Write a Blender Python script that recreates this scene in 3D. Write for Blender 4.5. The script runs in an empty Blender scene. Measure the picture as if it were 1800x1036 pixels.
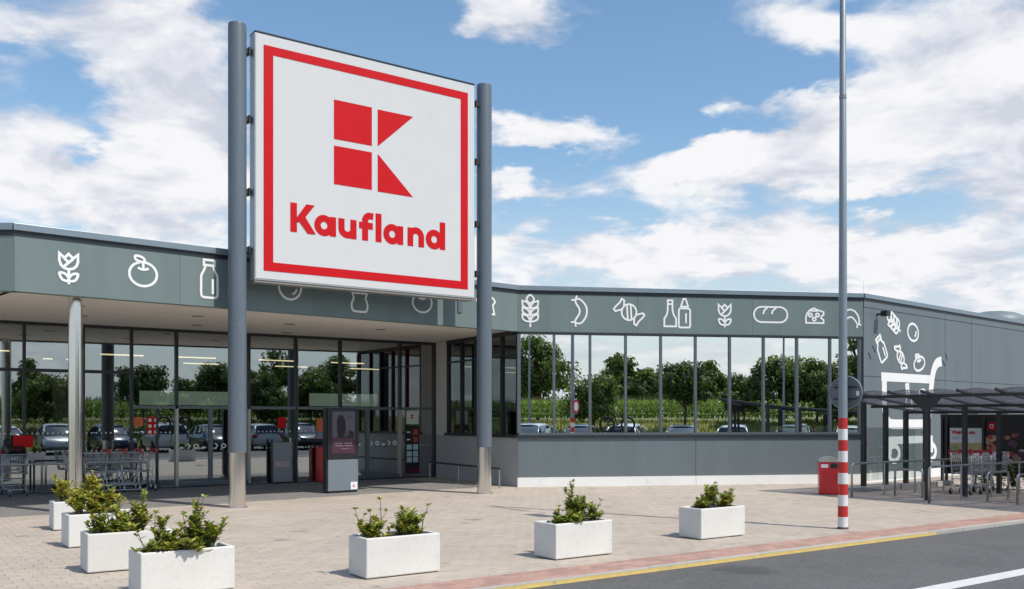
import bpy, math, random
from mathutils import Vector, Matrix

random.seed(7)
scene = bpy.context.scene
COL = scene.collection
R = math.radians

# ------------------------------------------------------------------ camera
cam_d = bpy.data.cameras.new('camera')
cam = bpy.data.objects.new('camera', cam_d)
COL.objects.link(cam)
cam.location = (0, 0, 1.8)
cam.rotation_euler = (R(90), 0, 0)
cam_d.sensor_width = 36
cam_d.lens = 32.74
cam_d.shift_y = 0.12
cam_d.clip_start = 0.1
cam_d.clip_end = 5000
scene.camera = cam

# ------------------------------------------------------------------ exposure
scene.view_settings.view_transform = 'Standard'
scene.view_settings.look = 'None'
scene.view_settings.exposure = -0.22
scene.view_settings.gamma = 1
scene.cycles.use_denoising = True
scene.cycles.max_bounces = 8
scene.cycles.use_adaptive_sampling = True
scene.cycles.adaptive_threshold = 0.02
scene.cycles.transparent_max_bounces = 16
scene.cycles.glossy_bounces = 5
scene.cycles.sample_clamp_indirect = 6

# ------------------------------------------------------------------ sun
SUN_EL = 54.0
SHADOW = Vector((-0.83, 0.56, 0)).normalized()          # where shadows fall on the ground
sun_h = -SHADOW
sun_vec = Vector((sun_h.x * math.cos(R(SUN_EL)), sun_h.y * math.cos(R(SUN_EL)), math.sin(R(SUN_EL))))
sd = bpy.data.lights.new('sun', 'SUN')
sd.energy = 5.0
sd.angle = R(0.55)
sd.color = (1.0, 0.925, 0.82)
sun = bpy.data.objects.new('sun', sd)
COL.objects.link(sun)
sun.rotation_euler = sun_vec.to_track_quat('Z', 'Y').to_euler()
sun.location = (20, -20, 40)

# ------------------------------------------------------------------ sky with clouds
world = bpy.data.worlds.new('World')
scene.world = world
world.use_nodes = True


def build_sky():
    nt = world.node_tree
    N, L = nt.nodes, nt.links
    N.clear()
    out = N.new('ShaderNodeOutputWorld')
    bg = N.new('ShaderNodeBackground')
    bg.inputs['Strength'].default_value = 0.115
    L.new(bg.outputs[0], out.inputs['Surface'])
    sky = N.new('ShaderNodeTexSky')
    sky.sky_type = 'NISHITA'
    sky.sun_disc = False
    sky.sun_elevation = R(SUN_EL)
    sky.sun_rotation = math.atan2(sun_h.x, sun_h.y)
    sky.air_density = 1.2
    sky.dust_density = 0.6
    sky.ozone_density = 2.2
    tc = N.new('ShaderNodeTexCoord')

    def mth(op, a, b=None, c=None, clamp=False):
        m = N.new('ShaderNodeMath')
        m.operation = op
        m.use_clamp = clamp
        for i, v in enumerate((a, b, c)):
            if v is None:
                continue
            if isinstance(v, (int, float)):
                m.inputs[i].default_value = v
            else:
                L.new(v, m.inputs[i])
        return m.outputs[0]

    def vmul(vec, s):
        m = N.new('ShaderNodeVectorMath')
        m.operation = 'MULTIPLY'
        L.new(vec, m.inputs[0])
        m.inputs[1].default_value = s
        return m.outputs[0]

    def vadd(a, b):
        m = N.new('ShaderNodeVectorMath')
        m.operation = 'ADD'
        L.new(a, m.inputs[0])
        if isinstance(b, tuple):
            m.inputs[1].default_value = b
        else:
            L.new(b, m.inputs[1])
        return m.outputs[0]

    def noise(vec, scale, detail, rough=0.55, dist=0.0, color=False):
        n = N.new('ShaderNodeTexNoise')
        n.inputs['Scale'].default_value = scale
        n.inputs['Detail'].default_value = detail
        n.inputs['Roughness'].default_value = rough
        n.inputs['Distortion'].default_value = dist
        L.new(vec, n.inputs['Vector'])
        return n.outputs['Color' if color else 'Fac']

    sep = N.new('ShaderNodeSeparateXYZ')
    L.new(tc.outputs['Generated'], sep.inputs[0])
    X, Y, Z = sep.outputs
    zc = mth('MAXIMUM', Z, 0.0)
    # a cloud deck: direction projected on a high layer, flattened towards the horizon
    den = mth('ADD', zc, 0.22)
    cmb = N.new('ShaderNodeCombineXYZ')
    L.new(mth('DIVIDE', X, den), cmb.inputs[0])
    L.new(mth('DIVIDE', Y, den), cmb.inputs[1])
    L.new(mth('MULTIPLY', Z, 1.3), cmb.inputs[2])
    deck = cmb.outputs[0]
    big = noise(deck, 1.7, 2, 0.5)
    fine = noise(deck, 4.0, 7, 0.58, 0.3)
    fine_up = noise(vadd(deck, (0.03, -0.02, 0.12)), 4.2, 4, 0.6, 0.35)
    # large cloud masses of this sky: bearing (x/y) and height (z/y) of each
    yc = mth('MAXIMUM', Y, 0.02)
    warp = noise(deck, 7.0, 4, 0.6, color=True)
    wsub = vadd(warp, (-0.5, -0.5, -0.5))
    ws = N.new('ShaderNodeSeparateXYZ')
    L.new(vmul(wsub, (0.11, 0.075, 0.0)), ws.inputs[0])
    A = mth('ADD', mth('DIVIDE', X, yc), ws.outputs[0])
    E = mth('ADD', mth('DIVIDE', Z, yc), ws.outputs[1])
    front = mth('MULTIPLY', mth('SUBTRACT', Y, 0.05), 6.0, clamp=True)
    masses = [
        (-0.50, 0.28, 0.13, 0.055, .42), (-0.36, 0.235, 0.10, 0.04, .34), (-0.36, 0.375, 0.085, 0.06, .34),
        (-0.30, 0.30, 0.06, 0.05, .25), (-0.53, 0.43, 0.12, 0.03, .22), (-0.40, 0.44, 0.08, 0.035, .22),
        (-0.015, 0.43, 0.050, 0.026, .66), (0.05, 0.405, 0.022, 0.014, .34),
        (0.035, 0.312, 0.080, 0.025, .62), (-0.005, 0.25, 0.034, 0.017, .52),
        (0.20, 0.27, 0.10, 0.022, .38), (0.31, 0.285, 0.10, 0.04, .46), (0.45, 0.33, 0.10, 0.05, .46), (0.54, 0.35, 0.06, 0.06, .30),
        (0.26, 0.43, 0.10, 0.030, .26), (0.40, 0.42, 0.08, 0.030, .18), (0.22, 0.325, 0.07, 0.016, -.34), (0.33, 0.375, 0.07, 0.014, -.30), (0.53, 0.43, 0.08, 0.04, .28),
        (0.24, 0.338, 0.05, 0.010, .34), (0.09, 0.178, 0.16, 0.022, .36), (0.31, 0.185, 0.18, 0.026, .38),
        (0.47, 0.165, 0.12, 0.03, .34), (0.55, 0.25, 0.05, 0.03, .26),
        (-0.15, 0.40, 0.11, 0.09, -.50), (0.14, 0.38, 0.07, 0.05, -.46), (0.08, 0.222, 0.055, 0.013, -.34),
        (-0.478, 0.345, 0.035, 0.030, -.40), (-0.445, 0.30, 0.03, 0.012, -.36), (0.415, 0.228, 0.06, 0.014, -.40),
        (0.16, 0.345, 0.05, 0.02, -.30), (0.30, 0.36, 0.045, 0.010, -.36), (-0.10, 0.30, 0.08, 0.06, -.30),
        (0.155, 0.298, 0.030, 0.026, -.48), (0.05, 0.274, 0.08, 0.009, -.36), (0.02, 0.352, 0.08, 0.012, -.28), (0.30, 0.30, 0.10, 0.03, .16),
        (-0.55, 0.405, 0.04, 0.012, -.30), (-0.28, 0.445, 0.05, 0.02, -.30), (0.35, 0.44, 0.03, 0.012, -.25),
    ]
    tot = None
    for a0, e0, sa, se, amp in masses:
        da = mth('MULTIPLY', mth('SUBTRACT', A, a0), 1 / sa)
        de = mth('MULTIPLY', mth('SUBTRACT', E, e0), 1 / se)
        q = mth('ADD', mth('MULTIPLY', da, da), mth('MULTIPLY', de, de))
        g = mth('MULTIPLY', mth('POWER', 2.718, mth('MULTIPLY', q, -0.75)), amp)
        tot = g if tot is None else mth('ADD', tot, g)
    tot = mth('MULTIPLY', tot, front)
    lowband = mth('MULTIPLY', mth('SUBTRACT', 0.24, zc, clamp=False), 0.5)
    base = mth('ADD', mth('MULTIPLY', big, 0.4), mth('MULTIPLY', fine, 1.15))
    cov = mth('ADD', mth('ADD', base, tot), mth('MAXIMUM', lowband, 0.0))
    mr = N.new('ShaderNodeMapRange')
    mr.interpolation_type = 'SMOOTHSTEP'
    mr.inputs['From Min'].default_value = 0.765
    mr.inputs['From Max'].default_value = 1.13
    L.new(cov, mr.inputs['Value'])
    mask = mr.outputs[0]
    # cloud brightness: thick parts greyer below, bright shoulders
    lit = mth('SUBTRACT', fine, fine_up)
    br = mth('ADD', mth('MULTIPLY', lit, 1.35), 0.84)
    thick = mth('MULTIPLY', mth('SUBTRACT', cov, 1.0), 0.50)
    br = mth('SUBTRACT', br, mth('MAXIMUM', mth('MULTIPLY', mth('SUBTRACT', big, 0.5), 0.6), 0.0))
    br = mth('ADD', br, mth('MINIMUM', mth('MAXIMUM', thick, -0.1), 0.16))
    brr = N.new('ShaderNodeClamp')
    brr.inputs['Min'].default_value = 0.60
    brr.inputs['Max'].default_value = 1.08
    L.new(br, brr.inputs['Value'])
    ramp = N.new('ShaderNodeValToRGB')
    cr = ramp.color_ramp
    cr.elements[0].position = 0.55
    cr.elements[0].color = (0.60, 0.63, 0.72, 1)
    cr.elements[1].position = 1.0
    cr.elements[1].color = (0.93, 0.93, 0.95, 1)
    e = cr.elements.new(0.8)
    e.color = (0.78, 0.80, 0.86, 1)
    L.new(brr.outputs[0], ramp.inputs[0])
    cl = vmul(ramp.outputs[0], (10.2, 10.2, 10.2))
    # clear air paling towards the horizon, all the way round
    hz = N.new('ShaderNodeMapRange')
    hz.interpolation_type = 'SMOOTHSTEP'
    hz.inputs['From Min'].default_value = 0.30
    hz.inputs['From Max'].default_value = 0.0
    hz.inputs['To Max'].default_value = 0.85
    L.new(Z, hz.inputs['Value'])
    hm = N.new('ShaderNodeMix')
    hm.data_type = 'RGBA'
    L.new(hz.outputs[0], hm.inputs[0])
    L.new(vmul(sky.outputs[0], (1.30, 1.50, 1.56)), hm.inputs[6])
    hm.inputs[7].default_value = (7.0, 7.35, 7.9, 1)
    skyc = hm.outputs[2]
    mix = N.new('ShaderNodeMix')
    mix.data_type = 'RGBA'
    L.new(mask, mix.inputs[0])
    L.new(skyc, mix.inputs[6])
    L.new(cl, mix.inputs[7])
    L.new(mix.outputs[2], bg.inputs['Color'])


build_sky()
world.cycles.sampling_method = 'MANUAL'
world.cycles.sample_map_resolution = 512

# ================================================================== helpers
MATS = {}


def mat(name, col, rough=0.6, metal=0.0, var=0.0, vscale=3.0, bump=0.0, bscale=60.0, spec=0.5, stretch=None,
        island=0.0, objrand=0.0, emit=None, estr=0.0, coat=0.0, dirt=None, spots=None, loc=None):
    """A procedural surface: base colour with noise variation, fine bump, optional per-piece variation."""
    if name in MATS:
        return MATS[name]
    m = bpy.data.materials.new(name)
    m.use_nodes = True
    nt = m.node_tree
    N, L = nt.nodes, nt.links
    b = N['Principled BSDF']
    b.inputs['Base Color'].default_value = (*col, 1)
    b.inputs['Roughness'].default_value = rough
    b.inputs['Metallic'].default_value = metal
    b.inputs['Specular IOR Level'].default_value = spec
    b.inputs['Coat Weight'].default_value = coat
    tc = N.new('ShaderNodeTexCoord')
    vec = tc.outputs['Object']
    if stretch:
        mp = N.new('ShaderNodeMapping')
        mp.inputs['Scale'].default_value = stretch
        L.new(vec, mp.inputs['Vector'])
        vec = mp.outputs[0]
    cur = None

    def scaled(src, fac, lo, hi):
        mr = N.new('ShaderNodeMapRange')
        mr.inputs['To Min'].default_value = lo
        mr.inputs['To Max'].default_value = hi
        L.new(fac, mr.inputs['Value'])
        hsv = N.new('ShaderNodeHueSaturation')
        if src is None:
            hsv.inputs['Color'].default_value = (*col, 1)
        else:
            L.new(src, hsv.inputs['Color'])
        L.new(mr.outputs[0], hsv.inputs['Value'])
        return hsv.outputs[0]
    if var:
        n = N.new('ShaderNodeTexNoise')
        n.inputs['Scale'].default_value = vscale
        n.inputs['Detail'].default_value = 6
        n.inputs['Roughness'].default_value = 0.65
        L.new(vec, n.inputs['Vector'])
        cur = scaled(cur, n.outputs['Fac'], 1 - 1.6 * var, 1 + 1.6 * var)
    if island:
        g = N.new('ShaderNodeNewGeometry')
        cur = scaled(cur, g.outputs['Random Per Island'], 1 - island, 1 + island)
    if objrand:
        oi = N.new('ShaderNodeObjectInfo')
        cur = scaled(cur, oi.outputs['Random'], 1 - objrand, 1 + objrand)
    if dirt:
        dcol, dscale, lo, hi = dirt
        n = N.new('ShaderNodeTexNoise')
        n.inputs['Scale'].default_value = dscale
        n.inputs['Detail'].default_value = 8
        n.inputs['Roughness'].default_value = 0.7
        L.new(vec, n.inputs['Vector'])
        mr = N.new('ShaderNodeMapRange')
        mr.inputs['From Min'].default_value = lo
        mr.inputs['From Max'].default_value = hi
        L.new(n.outputs['Fac'], mr.inputs['Value'])
        mx = N.new('ShaderNodeMix')
        mx.data_type = 'RGBA'
        L.new(mr.outputs[0], mx.inputs[0])
        if cur is None:
            mx.inputs[6].default_value = (*col, 1)
        else:
            L.new(cur, mx.inputs[6])
        mx.inputs[7].default_value = (*dcol, 1)
        cur = mx.outputs[2]
    if spots:
        scol, sscale, smax = spots           # round drips and chewing gum: colour, cells per metre, largest radius
        vo = N.new('ShaderNodeTexVoronoi')
        vo.inputs['Scale'].default_value = sscale
        geo = N.new('ShaderNodeNewGeometry')
        L.new(geo.outputs['Position'], vo.inputs['Vector'])
        nz = N.new('ShaderNodeTexNoise')
        nz.inputs['Scale'].default_value = sscale * 6
        L.new(geo.outputs['Position'], nz.inputs['Vector'])
        sp = N.new('ShaderNodeSeparateColor')
        L.new(vo.outputs['Color'], sp.inputs[0])
        pw = N.new('ShaderNodeMath')
        pw.operation = 'POWER'
        pw.inputs[1].default_value = 3.0
        L.new(sp.outputs[0], pw.inputs[0])
        rad = N.new('ShaderNodeMath')
        rad.operation = 'MULTIPLY'
        rad.inputs[1].default_value = smax
        L.new(pw.outputs[0], rad.inputs[0])
        wob = N.new('ShaderNodeMath')
        wob.operation = 'MULTIPLY_ADD'
        wob.inputs[1].default_value = smax * 0.8
        wob.inputs[2].default_value = -smax * 0.4
        L.new(nz.outputs['Fac'], wob.inputs[0])
        dd = N.new('ShaderNodeMath')
        dd.operation = 'ADD'
        L.new(vo.outputs['Distance'], dd.inputs[0])
        L.new(wob.outputs[0], dd.inputs[1])
        df = N.new('ShaderNodeMath')
        df.operation = 'SUBTRACT'
        L.new(rad.outputs[0], df.inputs[0])
        L.new(dd.outputs[0], df.inputs[1])
        sm = N.new('ShaderNodeMapRange')
        sm.inputs['From Min'].default_value = -0.02
        sm.inputs['From Max'].default_value = 0.08
        sm.inputs['To Max'].default_value = 0.6
        L.new(df.outputs[0], sm.inputs['Value'])
        mx = N.new('ShaderNodeMix')
        mx.data_type = 'RGBA'
        L.new(sm.outputs[0], mx.inputs[0])
        if cur is None:
            mx.inputs[6].default_value = (*col, 1)
        else:
            L.new(cur, mx.inputs[6])
        mx.inputs[7].default_value = (*scol, 1)
        cur = mx.outputs[2]
    if cur is not None:
        L.new(cur, b.inputs['Base Color'])
    if bump:
        n2 = N.new('ShaderNodeTexNoise')
        n2.inputs['Scale'].default_value = bscale
        n2.inputs['Detail'].default_value = 4
        L.new(tc.outputs['Object'], n2.inputs['Vector'])
        bp = N.new('ShaderNodeBump')
        bp.inputs['Strength'].default_value = bump
        bp.inputs['Distance'].default_value = 0.01
        L.new(n2.outputs['Fac'], bp.inputs['Height'])
        L.new(bp.outputs[0], b.inputs['Normal'])
    if emit:
        b.inputs['Emission Color'].default_value = (*emit, 1)
        b.inputs['Emission Strength'].default_value = estr
    MATS[name] = m
    return m


def glass_mat(name, refl, tint, gcol=(1, 1, 1), ripple=0.0, facing=0.35):
    """Flat architectural glazing: mirror reflection mixed with straight-through view."""
    if name in MATS:
        return MATS[name]
    m = bpy.data.materials.new(name)
    m.use_nodes = True
    nt = m.node_tree
    N, L = nt.nodes, nt.links
    N.clear()
    out = N.new('ShaderNodeOutputMaterial')
    mx = N.new('ShaderNodeMixShader')
    gl = N.new('ShaderNodeBsdfGlossy')
    gl.inputs['Roughness'].default_value = 0.0
    gl.inputs['Color'].default_value = (*gcol, 1)
    tr = N.new('ShaderNodeBsdfTransparent')
    tr.inputs['Color'].default_value = (*tint, 1)
    lw = N.new('ShaderNodeLayerWeight')
    lw.inputs['Blend'].default_value = 0.25
    mr = N.new('ShaderNodeMapRange')
    mr.inputs['To Min'].default_value = refl
    mr.inputs['To Max'].default_value = min(1.0, refl + facing)
    L.new(lw.outputs['Facing'], mr.inputs['Value'])
    L.new(mr.outputs[0], mx.inputs[0])
    L.new(tr.outputs[0], mx.inputs[1])
    L.new(gl.outputs[0], mx.inputs[2])
    if ripple:
        tc = N.new('ShaderNodeTexCoord')
        n = N.new('ShaderNodeTexNoise')
        n.inputs['Scale'].default_value = 0.8
        L.new(tc.outputs['Object'], n.inputs['Vector'])
        bp = N.new('ShaderNodeBump')
        bp.inputs['Strength'].default_value = ripple
        bp.inputs['Distance'].default_value = 0.01
        L.new(n.outputs['Fac'], bp.inputs['Height'])
        L.new(bp.outputs[0], gl.inputs['Normal'])
    L.new(mx.outputs[0], out.inputs['Surface'])
    MATS[name] = m
    return m


def thin(m, f=0.4, gain=1.3):
    """Turn a surface into a thin leaf that passes some light."""
    nt = m.node_tree
    N, L = nt.nodes, nt.links
    b = N['Principled BSDF']
    tr = N.new('ShaderNodeBsdfTranslucent')
    src = b.inputs['Base Color']
    if src.is_linked:
        vm = N.new('ShaderNodeVectorMath')
        vm.operation = 'MULTIPLY'
        vm.inputs[1].default_value = (gain * 1.15, gain * 1.1, gain * 0.6)
        L.new(src.links[0].from_socket, vm.inputs[0])
        L.new(vm.outputs[0], tr.inputs['Color'])
    else:
        c = src.default_value
        tr.inputs['Color'].default_value = (c[0] * gain, c[1] * gain, c[2] * gain * 0.6, 1)
    mx = N.new('ShaderNodeMixShader')
    mx.inputs[0].default_value = f
    L.new(b.outputs[0], mx.inputs[1])
    L.new(tr.outputs[0], mx.inputs[2])
    L.new(mx.outputs[0], N['Material Output'].inputs['Surface'])
    return m


ORG = {}          # world origin of every parent


def V3(p):
    return Vector((p[0], p[1], p[2] if len(p) > 2 else 0.0))


class MB:
    """Collects boxes, bars, tubes and plates into one mesh."""

    def __init__(self):
        self.v, self.f, self.mi = [], [], []
        self.cur = 0

    def add(self, vs, fs):
        o = len(self.v)
        self.v += [tuple(x) for x in vs]
        self.f += [tuple(i + o for i in f) for f in fs]
        self.mi += [self.cur] * len(fs)
        return self

    def hexa(self, p):           # 8 points: bottom ring 0-3, top ring 4-7
        return self.add(p, [(3, 2, 1, 0), (4, 5, 6, 7), (0, 1, 5, 4), (1, 2, 6, 5), (2, 3, 7, 6), (3, 0, 4, 7)])

    def obox(self, o, ex, ey, ez):
        o, ex, ey, ez = V3(o), V3(ex), V3(ey), V3(ez)
        return self.hexa([o, o + ex, o + ex + ey, o + ey, o + ez, o + ex + ez, o + ex + ey + ez, o + ey + ez])

    def box(self, x0, x1, y0, y1, z0, z1):
        return self.obox((x0, y0, z0), (x1 - x0, 0, 0), (0, y1 - y0, 0), (0, 0, z1 - z0))

    def tube(self, pts, r, n=8, closed=False, caps=True, radii=None):
        pts = [V3(p) for p in pts]
        m = len(pts)
        rings = []
        up = None
        for i in range(m):
            if closed:
                t = (pts[(i + 1) % m] - pts[i - 1]).normalized()
            else:
                t = (pts[min(i + 1, m - 1)] - pts[max(i - 1, 0)]).normalized()
            if up is None:
                up = Vector((0, 0, 1)) if abs(t.z) < 0.9 else Vector((1, 0, 0))
            s = t.cross(up)
            if s.length < 1e-5:
                s = t.cross(Vector((0.3, 0.9, 0.1)))
            s.normalize()
            w = s.cross(t).normalized()
            up = w
            rr = radii[i] if radii else r
            rings.append([pts[i] + (s * math.cos(2 * math.pi * k / n) + w * math.sin(2 * math.pi * k / n)) * rr for k in range(n)])
        vs = [p for rg in rings for p in rg]
        fs = []
        for i in range(m if closed else m - 1):
            j = (i + 1) % m
            for k in range(n):
                fs.append((i * n + k, i * n + (k + 1) % n, j * n + (k + 1) % n, j * n + k))
        if caps and not closed:
            fs.append(tuple(range(n))[::-1])
            fs.append(tuple((m - 1) * n + k for k in range(n)))
        return self.add(vs, fs)

    def cyl(self, p0, p1, r0, r1=None, n=16):
        return self.tube([p0, p1], r0, n, radii=[r0, r1 if r1 is not None else r0])

    def prism(self, poly, ext):
        n = len(poly)
        ext = V3(ext)
        a = [V3(p) for p in poly]
        vs = a + [p + ext for p in a]
        fs = [tuple(range(n))[::-1], tuple(range(n, 2 * n))]
        fs += [(i, (i + 1) % n, n + (i + 1) % n, n + i) for i in range(n)]
        return self.add(vs, fs)

    def lathe(self, prof, n=24, c=(0, 0, 0)):
        c = V3(c)
        vs, fs = [], []
        for r, z in prof:
            for k in range(n):
                a = 2 * math.pi * k / n
                vs.append(c + Vector((r * math.cos(a), r * math.sin(a), z)))
        for i in range(len(prof) - 1):
            for k in range(n):
                fs.append((i * n + k, i * n + (k + 1) % n, (i + 1) * n + (k + 1) % n, (i + 1) * n + k))
        fs.append(tuple(range(n))[::-1])
        fs.append(tuple((len(prof) - 1) * n + k for k in range(n)))
        return self.add(vs, fs)

    def build(self, name, material, parent=None, smooth=False, bevel=0.0, at=None):
        me = bpy.data.meshes.new(name)
        o = V3(ORG.get(parent.name, (0, 0, 0))) if parent else Vector((0, 0, 0))
        a = V3(at) if at else o
        me.from_pydata([(p[0] - a.x, p[1] - a.y, p[2] - a.z) for p in self.v], [], self.f)
        ms = material if isinstance(material, (list, tuple)) else [material]
        for mm in ms:
            me.materials.append(mm)
        if len(ms) > 1:
            me.polygons.foreach_set('material_index', self.mi)
        if smooth:
            me.polygons.foreach_set('use_smooth', [True] * len(me.polygons))
            if smooth == 'auto':
                me.set_sharp_from_angle(angle=R(40))
        me.update()
        ob = bpy.data.objects.new(name, me)
        COL.objects.link(ob)
        if parent:
            ob.parent = parent
            ob.location = a - o
        elif at:
            ob.location = a
        ORG[ob.name] = tuple(a)
        if bevel:
            bv = ob.modifiers.new('bevel', 'BEVEL')
            bv.width = bevel
            bv.segments = 2
            bv.limit_method = 'ANGLE'
        return ob


def tag(o, label=None, cat=None, group=None, kind=None):
    if label:
        o['label'] = label
    if cat:
        o['category'] = cat
    if group:
        o['group'] = group
    if kind:
        o['kind'] = kind
    return o


def empty(name, loc, label, cat, group=None):
    o = bpy.data.objects.new(name, None)
    o.empty_display_size = 0.2
    COL.objects.link(o)
    o.location = V3(loc)
    ORG[o.name] = tuple(V3(loc))
    return tag(o, label, cat, group)


def copy_tree(o, parent=None):
    c = o.copy()
    COL.objects.link(c)
    if parent:
        c.parent = parent
    for ch in list(o.children):
        copy_tree(ch, c)
    return c


def place(o, loc, rz=0.0, label=None):
    o.location = V3(loc)
    o.rotation_euler = (0, 0, rz)
    if label:
        o['label'] = label
    return o


class Frame:
    """A vertical wall plane: a along the wall, b outwards, z up."""

    def __init__(self, o, x, nrm):
        self.o = V3(o)
        self.x = V3(x).normalized()
        self.n = V3(nrm).normalized()

    def p(self, a, b=0.0, z=0.0):
        return self.o + self.x * a + self.n * b + Vector((0, 0, z))

    def box(self, mb, a0, a1, b0, b1, z0, z1):
        return mb.obox(self.p(a0, b0, z0), self.x * (a1 - a0), self.n * (b1 - b0), (0, 0, z1 - z0))

    def ang(self):
        return math.atan2(self.x.y, self.x.x)


# ---- flat strokes (painted marks and cut vinyl)
def arc(cx, cy, rx, ry, a0, a1, n=14):
    return [(cx + rx * math.cos(R(a0 + (a1 - a0) * i / n)), cy + ry * math.sin(R(a0 + (a1 - a0) * i / n))) for i in range(n + 1)]


def smooth_line(pts, closed=False, n=5):
    m = len(pts)
    out = []
    rng = range(m) if closed else range(m - 1)
    for i in rng:
        if closed:
            p0, p1, p2, p3 = pts[i - 1], pts[i], pts[(i + 1) % m], pts[(i + 2) % m]
        else:
            p0, p1, p2, p3 = pts[max(i - 1, 0)], pts[i], pts[i + 1], pts[min(i + 2, m - 1)]
        for k in range(n):
            t = k / n
            out.append(tuple(0.5 * (2 * p1[j] + (p2[j] - p0[j]) * t + (2 * p0[j] - 5 * p1[j] + 4 * p2[j] - p3[j]) * t * t
                                    + (3 * p1[j] - p0[j] - 3 * p2[j] + p3[j]) * t ** 3) for j in (0, 1)))
    if not closed:
        out.append(pts[-1])
    return out


def stroke(mb, fr, pts, w, closed=False, b=0.006, wend=None):
    P = [Vector(p).to_2d() for p in pts]
    if closed and (P[0] - P[-1]).length < 1e-6:
        P = P[:-1]
    m = len(P)
    lf, rt = [], []
    for i in range(m):
        if closed:
            d0, d1 = P[i] - P[i - 1], P[(i + 1) % m] - P[i]
        else:
            d0 = P[i] - P[i - 1] if i else P[1] - P[0]
            d1 = P[i + 1] - P[i] if i < m - 1 else P[-1] - P[-2]
        if d0.length < 1e-9:
            d0 = d1
        if d1.length < 1e-9:
            d1 = d0
        d0 = d0.normalized()
        d1 = d1.normalized()
        n0, n1 = Vector((-d0.y, d0.x)), Vector((-d1.y, d1.x))
        nn = n0 + n1
        nn = nn.normalized() if nn.length > 1e-5 else n0
        k = min(1.0 / max(nn.dot(n0), 0.35), 2.2)
        ww = w
        lf.append(P[i] + nn * ww / 2 * k)
        rt.append(P[i] - nn * ww / 2 * k)
    vs = [fr.p(q.x, b, q.y) for q in lf] + [fr.p(q.x, b, q.y) for q in rt]
    fs = []
    for i in range(m if closed else m - 1):
        j = (i + 1) % m
        fs.append((i, j, m + j, m + i))
    mb.add(vs, fs)


def plate(mb, fr, pts, b=0.006):
    mb.add([fr.p(x, b, z) for x, z in pts], [tuple(range(len(pts)))])


# ================================================================== layout frames (metres)
U = Vector((0.8165, 0.5773, 0))           # along the road
NP = Vector((0.5773, -0.8165, 0))         # from the kerb out over the road
E0 = Vector((0.96, 10.45, 0))             # road reference point


def RP(t, p, z=0.0):
    return E0 + U * t + NP * p + Vector((0, 0, z))


ROAD_YAW = math.atan2(U.y, U.x)
C0 = Vector((0.15, 24.05, 0))             # building corner left of the ribbon window
C1 = Vector((9.65, 25.60, 0))             # building corner right of the ribbon window
F0 = Vector((-8.74, 16.35, 0))            # left corner of the canopy fascia
G1 = Vector((-2.31, 28.20, 0))            # right end of the entrance glazing
FW = Frame(C0, C1 - C0, Vector(((C1 - C0).y, -(C1 - C0).x, 0)))
FC = Frame(F0, C0 - F0, Vector(((C0 - F0).y, -(C0 - F0).x, 0)))
FS = Frame(C1, (8.89, 7.7, 0), (7.7, -8.89, 0))
GX = Vector((0.825, 0.565, 0)).normalized()
FE = Frame(G1 - GX * 18, GX, (GX.y, -GX.x, 0))
FR = Frame(G1, C0 - G1, Vector(((C0 - G1).y, -(C0 - G1).x, 0)))
WLEN = (C1 - C0).length
CLEN = (C0 - F0).length
RLEN = (C0 - G1).length
TOP = 5.21
ROAD_Z = -0.06

# ------------------------------------------------------------------ materials
M_fascia = mat('fascia_paint', (0.150, 0.196, 0.194), 0.42, var=0.14, vscale=1.0, stretch=(1.8, 1.8, 0.22), bump=0.02, bscale=8,
               dirt=((0.145, 0.185, 0.185), 1.8, 0.54, 0.8))
M_wall = mat('wall_paint', (0.128, 0.156, 0.170), 0.5, var=0.12, vscale=1.2, stretch=(2.2, 2.2, 0.16), bump=0.03, bscale=30,
             dirt=((0.165, 0.19, 0.195), 2.5, 0.58, 0.85))
M_render = mat('pale_render', (0.66, 0.65, 0.63), 0.8, var=0.07, vscale=2.5, bump=0.15, bscale=120)
M_base = mat('plinth_white', (0.78, 0.78, 0.76), 0.75, var=0.05, vscale=2.0, bump=0.1, bscale=90, dirt=((0.42, 0.40, 0.37), 3.0, 0.6, 0.9))
M_coping = mat('coping_metal', (0.22, 0.27, 0.31), 0.38, metal=0.35, var=0.08, vscale=1.0)
M_dark = mat('anthracite_metal', (0.022, 0.026, 0.030), 0.42, var=0.1, vscale=6)
M_mull = mat('mullion_grey', (0.13, 0.15, 0.165), 0.35, metal=0.4, var=0.08)
M_soffit = mat('soffit_board', (0.84, 0.79, 0.73), 0.7, var=0.05, vscale=1.5, dirt=((0.55, 0.48, 0.42), 1.3, 0.62, 0.85))
M_white = mat('white_vinyl', (0.80, 0.80, 0.79), 0.5, var=0.04, vscale=5, dirt=((0.62, 0.63, 0.62), 6.0, 0.62, 0.9))
M_red = mat('red_vinyl', (0.54, 0.008, 0.013), 0.5, spec=0.15, var=0.05, vscale=3)
M_signface = mat('sign_panel', (0.60, 0.60, 0.605), 0.35, var=0.02, vscale=1.5, dirt=((0.52, 0.52, 0.52), 1.2, 0.6, 0.95))
M_signbox = mat('sign_edge', (0.50, 0.52, 0.53), 0.4, metal=0.3, var=0.05)
M_pylon = mat('pylon_paint', (0.112, 0.138, 0.168), 0.36, var=0.09, vscale=1.5, stretch=(3, 3, 0.5), bump=0.03, bscale=40,
              dirt=((0.17, 0.20, 0.235), 3.0, 0.58, 0.85))
M_steel = mat('brushed_steel', (0.72, 0.69, 0.66), 0.17, metal=1.0, var=0.10, vscale=10, stretch=(1, 1, 0.05))
M_tube = mat('galvanised_tube', (0.42, 0.42, 0.42), 0.42, metal=0.9, var=0.15, vscale=9)
M_galv = mat('galvanised_pole', (0.25, 0.29, 0.325), 0.5, metal=0.3, var=0.14, vscale=7, stretch=(1, 1, 0.3))
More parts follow.
